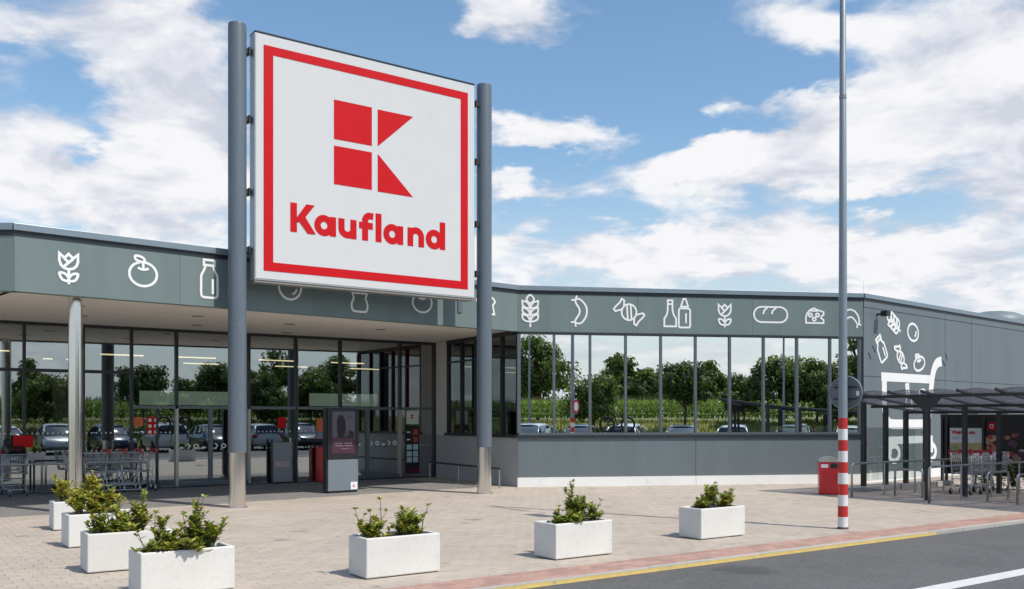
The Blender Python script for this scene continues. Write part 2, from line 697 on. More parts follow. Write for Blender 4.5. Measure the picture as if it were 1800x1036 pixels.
M_mirror = glass_mat('mirror_glazing', 0.93, (0.10, 0.12, 0.12), (0.94, 0.955, 0.95), ripple=0.03, facing=0.1)
M_glass = glass_mat('entrance_glazing', 0.42, (0.60, 0.65, 0.63), (0.84, 0.92, 0.96), ripple=0.012, facing=0.4)
M_glassdark = glass_mat('side_glazing', 0.22, (0.45, 0.50, 0.48), (0.85, 0.92, 0.92), ripple=0.012)
M_screen_glass = glass_mat('screen_glazing', 0.10, (0.90, 0.94, 0.93), (1, 1, 1))
M_conc = mat('planter_concrete', (0.645, 0.632, 0.60), 0.85, var=0.07, vscale=2.2, bump=0.3, bscale=60, objrand=0.06, dirt=((0.50, 0.485, 0.45), 9.0, 0.50, 0.95))
M_soil = mat('soil', (0.05, 0.035, 0.022), 0.95, var=0.4, vscale=20, bump=0.8, bscale=60)
M_paver = mat('paver_beige', (0.44, 0.378, 0.312), 0.82, var=0.15, vscale=0.8, bump=0.2, bscale=140, island=0.07, objrand=0.07,
              dirt=((0.315, 0.265, 0.22), 1.6, 0.56, 0.85), spots=((0.22, 0.19, 0.165), 1.5, 0.30))
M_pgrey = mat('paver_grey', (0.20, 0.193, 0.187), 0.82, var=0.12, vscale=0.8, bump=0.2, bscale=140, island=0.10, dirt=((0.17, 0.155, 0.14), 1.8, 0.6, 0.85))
M_pred = mat('paver_red', (0.40, 0.245, 0.195), 0.82, var=0.14, vscale=1.6, bump=0.2, bscale=140, island=0.14, dirt=((0.36, 0.28, 0.24), 3, 0.58, 0.85))
M_joint = mat('joint_sand', (0.32, 0.27, 0.22), 0.95, var=0.2, vscale=4, bump=0.3, bscale=200)
M_asphalt = mat('asphalt', (0.105, 0.104, 0.102), 0.85, var=0.26, vscale=0.7, bump=0.9, bscale=70, dirt=((0.24, 0.236, 0.23), 26.0, 0.52, 0.80), spots=((0.045, 0.045, 0.045), 0.7, 0.34))
M_kerb = mat('kerb_concrete', (0.40, 0.385, 0.36), 0.85, var=0.12, vscale=3, bump=0.3, bscale=100, objrand=0.07)
M_yellow = mat('yellow_line_paint', (0.62, 0.47, 0.17), 0.7, var=0.12, vscale=5, bump=0.2, bscale=120, dirt=((0.36, 0.33, 0.27), 8.0, 0.56, 0.70))
M_line = mat('white_line_paint', (0.62, 0.62, 0.60), 0.7, var=0.08, vscale=5, bump=0.2, bscale=120, dirt=((0.2, 0.2, 0.2), 9.0, 0.66, 0.74))
M_grass = mat('grass', (0.15, 0.175, 0.045), 0.95, var=0.3, vscale=1.5, bump=0.8, bscale=25)
M_binred = mat('bin_red', (0.60, 0.012, 0.016), 0.35, var=0.06, vscale=4, coat=0.2)
M_black = mat('black_plastic', (0.012, 0.012, 0.013), 0.45)
M_rubber = mat('rubber', (0.02, 0.02, 0.02), 0.8)
M_stripe_w = mat('pole_white', (0.72, 0.72, 0.71), 0.5, var=0.05, vscale=8, dirt=((0.45, 0.44, 0.43), 9, 0.62, 0.85))
M_stripe_r = mat('pole_red', (0.50, 0.024, 0.020), 0.5, var=0.1, vscale=8, dirt=((0.30, 0.05, 0.04), 9, 0.62, 0.85))

# ================================================================== SETTING
# ground sheet to the horizon
g = MB()
prof = [(-400, -0.45), (-60, -0.45), (-40, -0.30), (16.6, -0.30), (17.2, -0.02), (20, 0.35), (23.5, 1.05), (26.2, 1.50), (40, 1.62), (90, 1.9), (1200, 2.0)]
ts = [-900, -200, -80, -45, -25, -12, 0, 12, 25, 45, 80, 200, 900]
vs, fs = [], []
for p, z in prof:
    for t in ts:
        vs.append(RP(t, p, z))
for i in range(len(prof) - 1):
    for j in range(len(ts) - 1):
        a = i * len(ts) + j
        fs.append((a, a + 1, a + len(ts) + 1, a + len(ts)))
g.add(vs, fs)
tag(g.build('ground', M_grass), kind='structure')

# road and parking area
m = MB()
m.add([RP(-70, -0.19, ROAD_Z), RP(110, -0.19, ROAD_Z), RP(110, 17.0, ROAD_Z), RP(-70, 17.0, ROAD_Z)], [(3, 2, 1, 0)])
road = tag(m.build('road', M_asphalt), kind='structure')
m = MB()
m.obox(RP(-40, 2.27, ROAD_Z + 0.004), U * 110, NP * 0.23, (0, 0, 0.003))
m.build('lane_marking', M_line, road)
for k in range(14):
    m = MB()
    m.obox(RP(-6 + 2.6 * k, 9.1, ROAD_Z + 0.004), U * 0.12, NP * 4.8, (0, 0, 0.003))
    m.build('bay_marking', M_line, road)

# pavement: bed of joint sand, pavers laid on it
m = MB()
m.add([RP(-60, -0.265, -0.012), RP(80, -0.265, -0.012), RP(80, -60, -0.012), RP(-60, -60, -0.012)], [(0, 1, 2, 3)])
pavement = tag(m.build('pavement', M_joint), kind='structure')


def in_view(q):
    return 7.6 < q.y < 30 and abs(q.x) < 0.60 * q.y + 2.2


def zone(q):
    """None where the building stands, else 'grey' under the canopy or 'beige'."""
    # behind the ribbon-window wall, side wall or entrance glazing
    d = q - C0
    if d.dot(FW.n) < -0.02 and d.dot(FW.x) > 0 and (q - C1).dot(FS.x) < 0:
        return None
    d = q - C1
    if d.dot(FS.n) < -0.02 and d.dot(FS.x) >= 0:
        return None
    d = q - FE.o
    if d.dot(FE.n) < -0.02 and d.dot(FE.x) < 18.2:
        return None
    d = q - G1
    if d.dot(FR.n) < -0.02 and (q - C0).dot(FW.n) < 0 and d.dot(FE.x) > 0:
        return None
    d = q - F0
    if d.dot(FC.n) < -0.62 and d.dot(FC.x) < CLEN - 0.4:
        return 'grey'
    return 'beige'


PL, PW, GAP = 0.24, 0.16, 0.003
beige, grey, red = [], [], []
for row in range(4, 160):
    p = -0.80 - (row - 4 + 0.5) * PW
    off = (row % 2) * PL * 0.5
    for k in range(-110, 130):
        t = k * PL + off
        q = RP(t, p)
        if not in_view(q):
            continue
        zn = zone(q)
        if zn == 'beige':
            beige.append((t, p, q.length))
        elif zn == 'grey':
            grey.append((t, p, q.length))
for row in range(4):
    p = -0.80 + 0.066 + row * 0.1325
    for k in range(-60, 190):
        t = k * 0.22 + (row % 2) * 0.11
        if in_view(RP(t, p)):
            red.append((t, p, RP(t, p).length))
beige.sort(key=lambda q: q[2] if (RP(q[0], q[1]).y > 9.8 and abs(RP(q[0], q[1]).x) < 0.54 * RP(q[0], q[1]).y) else 100 + q[2])


def paver_shape(mb, t, p, l, w, dz=0.0, tilt=0.0):
    h = 0.012
    a, b = l / 2 - GAP / 2, w / 2 - GAP / 2
    c = 0.0035
    o = RP(t, p)
    lo = [o + U * sx * a + NP * sy * b + Vector((0, 0, -h - 0.002)) for sx, sy in ((-1, -1), (1, -1), (1, 1), (-1, 1))]
    mi = [o + U * sx * a + NP * sy * b + Vector((0, 0, -0.003 + dz + tilt * sx)) for sx, sy in ((-1, -1), (1, -1), (1, 1), (-1, 1))]
    tp = [o + U * sx * (a - c) + NP * sy * (b - c) + Vector((0, 0, dz + tilt * sx)) for sx, sy in ((-1, -1), (1, -1), (1, 1), (-1, 1))]
    mb.add(lo + mi + tp, [(0, 1, 5, 4), (1, 2, 6, 5), (2, 3, 7, 6), (3, 0, 4, 7), (4, 5, 9, 8), (5, 6, 10, 9), (6, 7, 11, 10), (7, 4, 8, 11), (8, 9, 10, 11)][::1])


m = MB()
paver_shape(m, 0, 0, PL, PW)
m.v = [tuple(Vector(v) - E0) for v in m.v]
proto = m.build('paver', M_paver, pavement)
pm = proto.data
rp = random.Random(3)
for i, (t, p, d) in enumerate(beige[:300]):
    o = proto if i == 0 else bpy.data.objects.new('paver', pm)
    if i:
        COL.objects.link(o)
        o.parent = pavement
    o.location = RP(t, p, rp.uniform(-0.0012, 0.0012))
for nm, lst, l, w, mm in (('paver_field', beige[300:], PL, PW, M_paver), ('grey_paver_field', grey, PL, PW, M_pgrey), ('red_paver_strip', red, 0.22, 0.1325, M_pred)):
    m = MB()
    for t, p, d in lst:
        paver_shape(m, t, p, l, w, rp.uniform(-0.0012, 0.0012), rp.uniform(-0.0008, 0.0008))
    tag(m.build(nm, mm, pavement), kind='stuff')

# kerb stones and the yellow painted edge
m = MB()
m.obox((-0.499, -0.06, -0.2), (0.998, 0, 0), (0, 0.07, 0), (0, 0, 0.2))
kerb = tag(empty('kerb', RP(0, -0.26), None, None), kind='structure')
kp = None
for k in range(-7, 31):
    if kp is None:
        kp = m.build('kerb_stone', M_kerb, None, bevel=0.008)
        o = kp
    else:
        o = bpy.data.objects.new('kerb_stone', kp.data)
        COL.objects.link(o)
        bv = o.modifiers.new('bevel', 'BEVEL')
        bv.width = 0.008
        bv.segments = 2
    o.parent = kerb
    o.location = U * (k + 0.5) + Vector((0, 0, rp.uniform(-0.002, 0.002)))
    o.rotation_euler = (0, 0, ROAD_YAW)
# paint on top and face of the stones up to t = 7.2, and a strip on the asphalt beside it
m = MB()
m.obox(RP(-7, -0.1975, ROAD_Z), U * 14.2, NP * 0.003, (0, 0, 0.046))
m.obox(RP(-7, -0.19, ROAD_Z + 0.003), U * 14.2, NP * 0.012, (0, 0, 0.003))
m.build('yellow_edge_paint', M_yellow, kerb)

# ================================================================== THE SUPERMARKET
bld = empty('supermarket_building', C0, 'long grey supermarket building with glazed entrance, canopy and white food pictograms', 'building')
SOF = 4.06          # underside of the canopy
FB = 4.02           # lower edge of the fascia


def bpart(name, fill, material, parent=bld, **kw):
    mb = MB()
    fill(mb)
    return mb.build(name, material, parent, **kw)


# --- fascia panels, each a part
LW = 3.2            # the stub of fascia left of the canopy corner
FL = Frame(F0 - Vector((LW, 0.0, 0)), (1, 0.0, 0), (0.0, -1, 0))


def fascia_run(fr, a0, a1, n, name='fascia_panel', z0=FB, z1=5.06):
    st = (a1 - a0) / n
    for i in range(n):
        bpart(name, lambda mb: fr.box(mb, a0 + i * st + 0.003, a0 + (i + 1) * st - 0.003, -0.20, 0.0, z0, z1), M_fascia)


fascia_run(FC, 0.0, CLEN, 4)
fascia_run(FW, 0.0, WLEN, 3)
fascia_run(FL, 0.0, LW, 1)


# --- coping along every parapet
def coping(fr, a0, a1):
    def fill(mb):
        fr.box(mb, a0, a1, -0.45, 0.055, 5.085, TOP)
    bpart('coping', fill, M_coping, bevel=0.008)
    bpart('painted_shade_strip', lambda mb: fr.box(mb, a0, a1, -0.44, 0.012, 5.0, 5.082), M_dark)  # solid dark strip painting in the shade under the coping overhang


coping(FC, -0.02, CLEN + 0.0)
coping(FW, 0.012, WLEN + 0.0)
coping(FL, 0.0, LW - 0.012)
coping(FS, 0.02, 34)

# --- roof slabs behind the parapets
roof_pts = [FL.p(0, -0.3), F0 + Vector((0, 0.3, 0)), C0 + FC.n * -0.3, C1 + FW.n * -0.3, FS.p(34, -0.3), FS.p(34, -25), FE.p(2, -25)]
bpart('roof', lambda mb: mb.prism([(q.x, q.y, 4.6) for q in roof_pts], (0, 0, 0.25)), mat('roof_membrane', (0.2, 0.2, 0.2), 0.9, var=0.1))
# canopy soffit boards
sof_n = 7
for i in range(sof_n):
    a0, a1 = i / sof_n, (i + 1) / sof_n

    def fill(mb):
        f0 = FC.p(0, -0.2) + (FC.p(CLEN - 0.3, -0.2) - FC.p(0, -0.2)) * a0
        f1 = FC.p(0, -0.2) + (FC.p(CLEN - 0.3, -0.2) - FC.p(0, -0.2)) * a1
        e0 = FE.p(5.0) + (FE.p(18.0) - FE.p(5.0)) * a0
        e1 = FE.p(5.0) + (FE.p(18.0) - FE.p(5.0)) * a1
        ed = (f1 - f0).normalized() * 0.004
        mb.prism([(q.x, q.y, SOF) for q in (f0 + ed, f1 - ed, e1 - ed, e0 + ed)], (0, 0, 0.06))
    bpart('soffit_panel', fill, M_soffit)
bpart('soffit_panel', lambda mb: mb.prism([(q.x, q.y, SOF) for q in (FL.p(0, -0.2), FL.p(LW, -0.2) + Vector((-0.02, 0, 0)), FE.p(4.99), FE.p(0.2))], (0, 0, 0.06)), M_soffit)
bpart('soffit_panel', lambda mb: mb.prism([(q.x, q.y, SOF) for q in (FC.p(CLEN - 0.29, -0.2), FC.p(CLEN - 0.02, -0.2), FR.p(RLEN - 0.05, 0.03), FR.p(0.02, 0.03))], (0, 0, 0.06)), M_soffit)
# round downlights sunk in the soffit
for a, b in ((1.6, 1.9), (4.2, 2.2), (6.6, 2.5), (9.0, 2.2), (5.0, 4.2), (7.6, 4.6), (2.2, 3.8)):
    q = FC.p(a, -b)
    bpart('downlight', lambda mb: mb.cyl((q.x, q.y, SOF - 0.012), (q.x, q.y, SOF - 0.002), 0.13, 0.14, 20), mat('downlight_rim', (0.30, 0.28, 0.26), 0.5))

# --- ribbon window wall
for i in range(2):
    z0, z1 = 0.245, 1.27
    s = WLEN / 2
    bpart('wall_panel', lambda mb: FW.box(mb, i * s + (0.006 if i else 0.0), (i + 1) * s - 0.006, -0.25, 0.0, z0, z1), M_wall)
    bpart('plinth', lambda mb: FW.box(mb, i * s + (0.004 if i else -0.01), (i + 1) * s - 0.004, -0.25, 0.025, -0.05, 0.243), M_base)
bpart('window_sill', lambda mb: FW.box(mb, -0.02, WLEN - 0.03, -0.1, 0.05, 1.273, 1.335), M_dark)
bpart('window_frame_bottom', lambda mb: FW.box(mb, 0.02, WLEN - 0.05, -0.12, 0.02, 1.337, 1.395), M_mull)
bpart('window_frame_top', lambda mb: FW.box(mb, 0.02, WLEN - 0.05, -0.12, 0.02, 3.955, 4.017), M_dark)
PN = WLEN / 10.0
rp = random.Random(11)
for i in range(10):
    x0, x1 = i * PN + 0.03, (i + 1) * PN - 0.03
    yaw, tl = rp.uniform(-0.0011, 0.0011), rp.uniform(-0.0012, 0.0012)

    def fill(mb):
        b = -0.045
        c = [FW.p(x0, b - yaw, 1.39), FW.p(x1, b + yaw, 1.39), FW.p(x1, b + yaw + tl * 2, 3.96), FW.p(x0, b - yaw + tl * 2, 3.96)]
        mb.add(c, [(0, 1, 2, 3)])
    bpart('window_pane', fill, M_mirror)
for i in range(11):
    w = 0.045 if i in (0, 10) else 0.026
    c = i * PN + (0.03 if i == 0 else (-0.07 if i == 10 else 0))
    bpart('mullion', lambda mb: FW.box(mb, c - w, c + w, -0.11, 0.012, 1.397, 3.953), M_mull)
bpart('window_backing', lambda mb: FW.box(mb, 0.05, WLEN - 0.05, -0.6, -0.5, 1.3, 4.1), M_dark)
bpart('corner_post', lambda mb: FW.box(mb, WLEN - 0.045, WLEN + 0.004, -0.25, 0.03, -0.03, 4.015), M_dark)

# --- right-hand side wall: cladding panels with open joints
seams = [0.0, 5.0, 6.9, 12.4, 17.9, 23.4, 29.0, 34.0]
for i in range(len(seams) - 1):
    for z0, z1 in ((0.255, 2.93), (2.945, 4.83), (4.842, 5.0)):
        bpart('wall_panel', lambda mb: FS.box(mb, seams[i] + 0.010 + (0.02 if i == 0 else 0), seams[i + 1] - 0.010, -0.25, 0.0 if z0 < 4.8 else 0.012, z0, z1), M_wall)
bpart('joint_backing', lambda mb: FS.box(mb, 0.02, 33.9, -0.24, -0.03, 0.2, 5.0), M_dark)
bpart('plinth', lambda mb: FS.box(mb, 0.0, 34, -0.25, 0.02, -0.05, 0.252), M_base)
bpart('far_wall', lambda mb: mb.obox(FS.p(34, -25), FS.n * 24.9, FS.x * 0.2, (0, 0, 5)), M_wall)
# roof things: dome light and aerial rods
q = FS.p(16.6, -3.2)
bpart('roof_dome', lambda mb: mb.lathe([(1.3, 4.85), (1.3, 5.75), (1.2, 5.95), (0.85, 6.12), (0.45, 6.2), (0.05, 6.22)], 20, (q.x, q.y, 0)), mat('dome_sheet', (0.17, 0.21, 0.22), 0.5, var=0.1), smooth='auto')
for a, b, h, r_ in ((4.1, -2.2, 6.2, 0.006),):
    q = FS.p(a, b)
    bpart('aerial_rod', lambda mb: mb.cyl((q.x, q.y, 4.8), (q.x, q.y, h), r_, r_ * 0.5, 6), M_galv)

# --- return wall between entrance and ribbon window
bpart('return_wall', lambda mb: FR.box(mb, 0.0, RLEN - 0.02, -0.25, 0.0, -0.05, 1.27), mat('return_render', (0.42, 0.44, 0.46), 0.7, var=0.07, vscale=2, bump=0.12, bscale=90))
bpart('return_wall_pier', lambda mb: FR.box(mb, 0.0, 0.74, -0.25, 0.0, 1.272, SOF), M_render)
bpart('window_sill', lambda mb: FR.box(mb, 0.66, RLEN - 0.03, -0.1, 0.05, 1.273, 1.345), M_dark)
bpart('window_frame_top', lambda mb: FR.box(mb, 0.742, RLEN - 0.03, -0.14, 0.02, 3.96, SOF - 0.002), M_dark)
rx = [0.78, 1.64, 2.50, 3.25, 3.95, RLEN - 0.05]
for i in range(len(rx) - 1):
    bpart('window_pane', lambda mb: mb.add([FR.p(rx[i], -0.05, 1.34), FR.p(rx[i + 1], -0.05, 1.34), FR.p(rx[i + 1], -0.05, 3.97), FR.p(rx[i], -0.05, 3.97)], [(0, 1, 2, 3)]), M_glassdark)
for i, a in enumerate(rx):
    bpart('mullion', lambda mb: FR.box(mb, a - 0.03, a + 0.03, -0.12, 0.01, 1.347, 3.958), M_dark)
bpart('transom', lambda mb: FR.box(mb, 0.81, RLEN - 0.08, -0.11, 0.006, 3.40, 3.44), M_dark)
bpart('soffit_blind_wall', lambda mb: FR.box(mb, 0.0, RLEN - 0.25, -0.3, -0.26, SOF + 0.0, 5.0), M_dark)

# --- entrance glazing
MX = [-0.5, 3.1, 6.888, 8.172, 9.286, 10.378, 12.261, 13.585, 14.904, 16.804, 17.96]
TRZ, TRL = 2.06, 2.92
bpart('head_frame', lambda mb: FE.box(mb, -0.5, 18.0, -0.12, 0.03, 3.985, SOF - 0.002), M_dark)
bpart('threshold', lambda mb: FE.box(mb, -0.5, 18.0, -0.12, 0.05, -0.011, 0.03), M_dark)
M_mull_lit = mat('mullion_lit_tone', (0.42, 0.40, 0.37), 0.35, metal=0.6, var=0.08)  # lit look put into the colour: lighter tone for lower mullion lengths
for i, a in enumerate(MX):
    silver = i in (5, 6, 9)  # mullions whose lower length gets the painted lit tone
    if silver:
        bpart('mullion', lambda mb: FE.box(mb, a - 0.035, a + 0.035, -0.12, 0.04, 0.032, TRZ - 0.04), M_mull_lit)
        bpart('mullion', lambda mb: FE.box(mb, a - 0.035, a + 0.035, -0.12, 0.02, TRZ + 0.04, 3.983), M_dark)
    else:
        bpart('mullion', lambda mb: FE.box(mb, a - 0.032, a + 0.032, -0.12, 0.02, 0.032, 3.983), M_dark if i < 9 else M_dark)
for i in range(len(MX) - 1):
    a0, a1 = MX[i], MX[i + 1]
    zt = TRL if i < 4 else TRZ
    bpart('transom', lambda mb: FE.box(mb, a0 + 0.034, a1 - 0.034, -0.11, 0.014, zt - 0.038, zt + 0.038), M_mull if i >= 4 else M_dark)
    yaw, tl = rp.uniform(-0.0012, 0.0012), rp.uniform(-0.0008, 0.0008)
    for z0, z1 in ((0.03, zt - 0.03), (zt + 0.03, 3.99)):
        def fill(mb):
            b = -0.05
            mb.add([FE.p(a0 + 0.02, b - yaw, z0), FE.p(a1 - 0.02, b + yaw, z0), FE.p(a1 - 0.02, b + yaw + tl, z1), FE.p(a0 + 0.02, b - yaw + tl, z1)], [(0, 1, 2, 3)])
        bpart('window_pane', fill, M_glass)
# door leaf stiles inside the two door bays, base rails
for a in (11.247, 9.9, 14.456, 15.754, 15.2):
    w = 0.05 if a not in (9.9, 14.456) else 0.028
    bpart('door_stile', lambda mb: FE.box(mb, a - w, a + w, -0.10, 0.008, 0.034, TRZ - 0.042), M_mull if a > 11 else M_dark)
for a0, a1 in ((10.42, 11.19), (11.30, 12.22), (15.26, 15.69), (15.81, 16.76)):
    bpart('door_rail', lambda mb: FE.box(mb, a0, a1, -0.09, 0.006, 0.036, 0.13), M_mull)
bpart('door_handle', lambda mb: (mb.cyl(FE.p(15.9, 0.05, 0.95), FE.p(16.6, 0.05, 0.95), 0.014, n=8), mb.cyl(FE.p(15.92, -0.05, 0.95), FE.p(15.92, 0.05, 0.95), 0.01, n=6), mb.cyl(FE.p(16.58, -0.05, 0.95), FE.p(16.58, 0.05, 0.95), 0.01, n=6)), M_tube)


# safety dots and small food marks on the glass
def dots(z, spans, s=0.018, step=0.11, b=-0.044):
    def fill(mb):
        for a0, a1 in spans:
            k = 0
            while a0 + k * step < a1:
                a = a0 + k * step
                w = s * (1 + 0.25 * ((k * 7) % 3 - 1))
                plate(mb, FE, [(a - w, z - s), (a + w, z - s), (a + w * 0.6, z + s), (a - w * 0.6, z + s)], b)
                k += 1
    tag(bpart('safety_dots', fill, M_white), kind='stuff')


dots(1.42, [(3.2, 6.8), (6.95, 8.1), (8.25, 9.2), (9.34, 10.3), (12.32, 13.5), (13.65, 14.4)])
dots(0.98, [(3.2, 6.8), (6.95, 8.1), (8.25, 9.2), (9.34, 10.3), (12.32, 13.5), (13.65, 14.4), (16.95, 17.8)])


def small_marks(z, spans):
    k = 0
    for a0, a1 in spans:
        a = a0
        while a < a1:
            k += 1
            mb = MB()
            if k % 3 == 0:
                stroke(mb, FE, arc(a, z, 0.055, 0.05, 0, 340, 10), 0.03, True, -0.042)
            elif k % 3 == 1:
                plate(mb, FE, [(a - 0.07, z - 0.06), (a + 0.02, z - 0.07), (a + 0.08, z - 0.03), (a - 0.02, z)], -0.042)
            else:
                stroke(mb, FE, [(a - 0.03, z + 0.07), (a + 0.03, z + 0.01), (a - 0.02, z - 0.07)], 0.035, False, -0.042)
            mb.build('door_mark', M_white, bld)
            a += 0.19


small_marks(1.05, [(10.5, 11.15), (11.4, 12.15), (15.3, 15.66), (15.88, 16.7)])

# --- interior shell
FI = FE
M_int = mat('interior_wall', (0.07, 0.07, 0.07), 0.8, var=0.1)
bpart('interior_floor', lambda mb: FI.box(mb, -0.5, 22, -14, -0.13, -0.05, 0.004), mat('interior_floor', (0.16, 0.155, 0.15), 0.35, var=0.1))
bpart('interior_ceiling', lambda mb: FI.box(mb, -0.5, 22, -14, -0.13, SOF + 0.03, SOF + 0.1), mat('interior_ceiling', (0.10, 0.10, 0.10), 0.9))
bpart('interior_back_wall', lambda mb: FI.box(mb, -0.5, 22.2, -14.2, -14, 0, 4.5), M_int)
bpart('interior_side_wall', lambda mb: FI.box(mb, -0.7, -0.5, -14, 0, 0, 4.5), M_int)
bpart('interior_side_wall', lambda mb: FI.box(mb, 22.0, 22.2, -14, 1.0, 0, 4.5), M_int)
M_lamp = mat('lamp_warm', (0.9, 0.8, 0.6), 0.5, emit=(1.0, 0.80, 0.50), estr=2.2)
M_band = mat('gallery_band', (0.66, 0.80, 0.68), 0.6, var=0.05, emit=(0.62, 0.80, 0.66), estr=0.32)  # faint glow added to lift the dim band, not a lamp
# interior furnishings seen through the glass
for a0, a1 in ((10.2, 12.9), (15.3, 17.6)):
    bpart('gallery_band', lambda mb: FI.box(mb, a0, a1, -3.3, -3.2, 2.16, 2.56), M_band)
M_column = mat('interior_column', (0.30, 0.29, 0.25), 0.7, var=0.05)
for a, b in ((7.9, -1.6), (10.2, -6.5), (13.9, -6.5)):
    bpart('interior_column', lambda mb: FI.box(mb, a - 0.14, a + 0.14, b - 0.28, b, 0, SOF), M_column)
bpart('red_partition', lambda mb: FI.box(mb, 16.9, 18.6, -0.75, -0.68, 0, SOF), mat('red_partition', (0.34, 0.015, 0.018), 0.6, var=0.1))
n_l = 0
for b, al in ((-2.6, (6.3, 9.6, 11.6, 14.0, 16.3)), (-5.6, (5.4, 8.6, 12.6, 15.6, 18.3))):
    for a in al:
        rw = {-2.6: 'front', -5.6: 'middle', -9.0: 'rear'}[b]
        t_ = empty('ceiling_light', FI.p(a, b, 3.6), 'warm strip light inside the entrance, %s of the %s row' % (('leftmost', 'second from left', 'third from left', 'fourth from left', 'rightmost')[al.index(a)], rw), 'light', 'strip lights hanging behind the entrance glazing')
        mb = MB()
        FI.box(mb, a - 0.55, a + 0.55, b - 0.05, b + 0.05, 3.50, 3.53)
        mb.build('diffuser', M_lamp, t_)
        mb = MB()
        FI.box(mb, a - 0.57, a + 0.57, b - 0.06, b + 0.06, 3.532, 3.58)
        mb.cyl(FI.p(a - 0.4, b, 3.58), FI.p(a - 0.4, b, SOF + 0.03), 0.006, n=5)
        mb.cyl(FI.p(a + 0.4, b, 3.58), FI.p(a + 0.4, b, SOF + 0.03), 0.006, n=5)
        mb.build('housing', M_dark, t_)

# ------------------------------------------------------------------ pictograms
ICON_W = 0.048


def tulip():
    head = [(0.02, 1.0), (0.27, 0.86), (0.5, 1.0), (0.73, 0.86), (0.98, 1.0), (0.98, 0.76), (0.9, 0.62), (0.74, 0.53), (0.5, 0.49), (0.26, 0.53), (0.1, 0.62), (0.02, 0.76)]
    return [(head, True), ([(0.27, 0.84), (0.5, 0.72), (0.72, 0.84)], False), ([(0.5, 0.72), (0.26, 0.58)], False), ([(0.5, 0.49), (0.5, 0.0)], False),
            (smooth_line([(0.5, 0.1), (0.2, 0.13), (0.06, 0.25), (0.04, 0.36), (0.3, 0.34), (0.48, 0.22)]), False),
            (smooth_line([(0.5, 0.1), (0.8, 0.13), (0.94, 0.25), (0.96, 0.36), (0.7, 0.34), (0.52, 0.22)]), False)]


def apple():
    return [(arc(0.5, 0.4, 0.5, 0.4, 0, 345, 30), True), ([(0.5, 0.84), (0.5, 0.58)], False), (smooth_line([(0.3, 0.6), (0.5, 0.55), (0.7, 0.6)]), False),
            (smooth_line([(0.5, 0.8), (0.24, 0.86), (0.22, 0.99), (0.44, 0.97), (0.55, 0.88)], True), True)]


def milk():
    return [([(0.18, 0.86), (0.82, 0.86), (0.82, 1.0), (0.18, 1.0)], True),
            (smooth_line([(0.28, 0.85), (0.16, 0.7), (0.03, 0.58), (0.02, 0.4), (0.02, 0.1), (0.10, 0.015), (0.3, 0.0), (0.7, 0.0), (0.90, 0.015), (0.98, 0.1), (0.98, 0.4), (0.97, 0.58), (0.84, 0.7), (0.72, 0.85)], False, 4), False),
            ([(0.70, 0.1), (0.70, 0.5)], False)]


def tomato():
    return [(arc(0.5, 0.5, 0.5, 0.5, 0, 345, 30), True), (arc(0.5, 0.5, 0.30, 0.30, -70, -10, 8), False)]


def jar():
    return [(smooth_line([(0.02, 1.4), (0.02, 0.85), (0.1, 0.6), (0.14, 0.5), (0.02, 0.28), (0.08, 0.04), (0.3, 0), (0.7, 0), (0.92, 0.04), (0.98, 0.28), (0.86, 0.5), (0.9, 0.6), (0.98, 0.85), (0.98, 1.4)], False, 4), False),
            ([(0.08, 0.70), (0.92, 0.70)], False)]


def chef():
    return [(smooth_line([(0.14, 0.5), (0.02, 0.7), (0.2, 0.92), (0.5, 1.0), (0.8, 0.92), (0.98, 0.7), (0.86, 0.5)], False, 5), False),
            ([(0.14, 0.52), (0.05, 0.0), (0.95, 0.0), (0.86, 0.52)], False), (smooth_line([(0.4, 0.0), (0.45, 0.35), (0.7, 0.4)]), False)]


def wheat():
    s = [([(0.5, 0.0), (0.5, 0.74)], False), (smooth_line([(0.5, 0.74), (0.28, 0.86), (0.5, 1.0), (0.72, 0.86)], True), True)]
    for z in (0.58, 0.37, 0.16):
        for sg in (-1, 1):
            s.append(([(0.5 + sg * 0.02, z), (0.5 + sg * 0.26, z + 0.02), (0.5 + sg * 0.41, z + 0.07), (0.5 + sg * 0.46, z + 0.13), (0.5 + sg * 0.46, z + 0.235), (0.5 + sg * 0.20, z + 0.19), (0.5 + sg * 0.06, z + 0.10)], True))
    return s


def sausage():
    return [(smooth_line([(0.28, 0.88), (0.55, 0.90), (0.88, 0.72), (0.98, 0.5), (0.88, 0.28), (0.6, 0.10), (0.28, 0.12), (0.32, 0.24), (0.52, 0.42), (0.52, 0.58), (0.32, 0.76)], True), True),
            ([(0.38, 1.02), (0.24, 0.84)], False), ([(0.02, 0.87), (0.26, 0.87)], False), ([(0.3, -0.02), (0.26, 0.14)], False), ([(0.0, 0.12), (0.26, 0.15)], False)]


def candy():
    return [(arc(0.5, 0.5, 0.24, 0.30, 0, 345, 26), True), ([(0.43, 0.77), (0.46, 0.22)], False), ([(0.55, 0.77), (0.58, 0.22)], False),
            ([(0.33, 0.72), (0.34, 0.94), (0.26, 1.0), (0.20, 0.86), (0.06, 0.70), (0.0, 0.60), (0.05, 0.53), (0.27, 0.60)], False),
            ([(0.67, 0.28), (0.66, 0.06), (0.74, 0.0), (0.80, 0.14), (0.94, 0.30), (1.0, 0.40), (0.95, 0.47), (0.73, 0.40)], False)]


def wine():
    return [([(0.30, 0.62), (0.22, 0.45), (0.02, 0.3), (0.02, 0.02), (0.98, 0.02), (0.98, 0.3), (0.78, 0.45), (0.68, 0.62), (0.68, 0.98), (0.30, 0.98)], True), ([(0.30, 0.84), (0.68, 0.84)], False)]


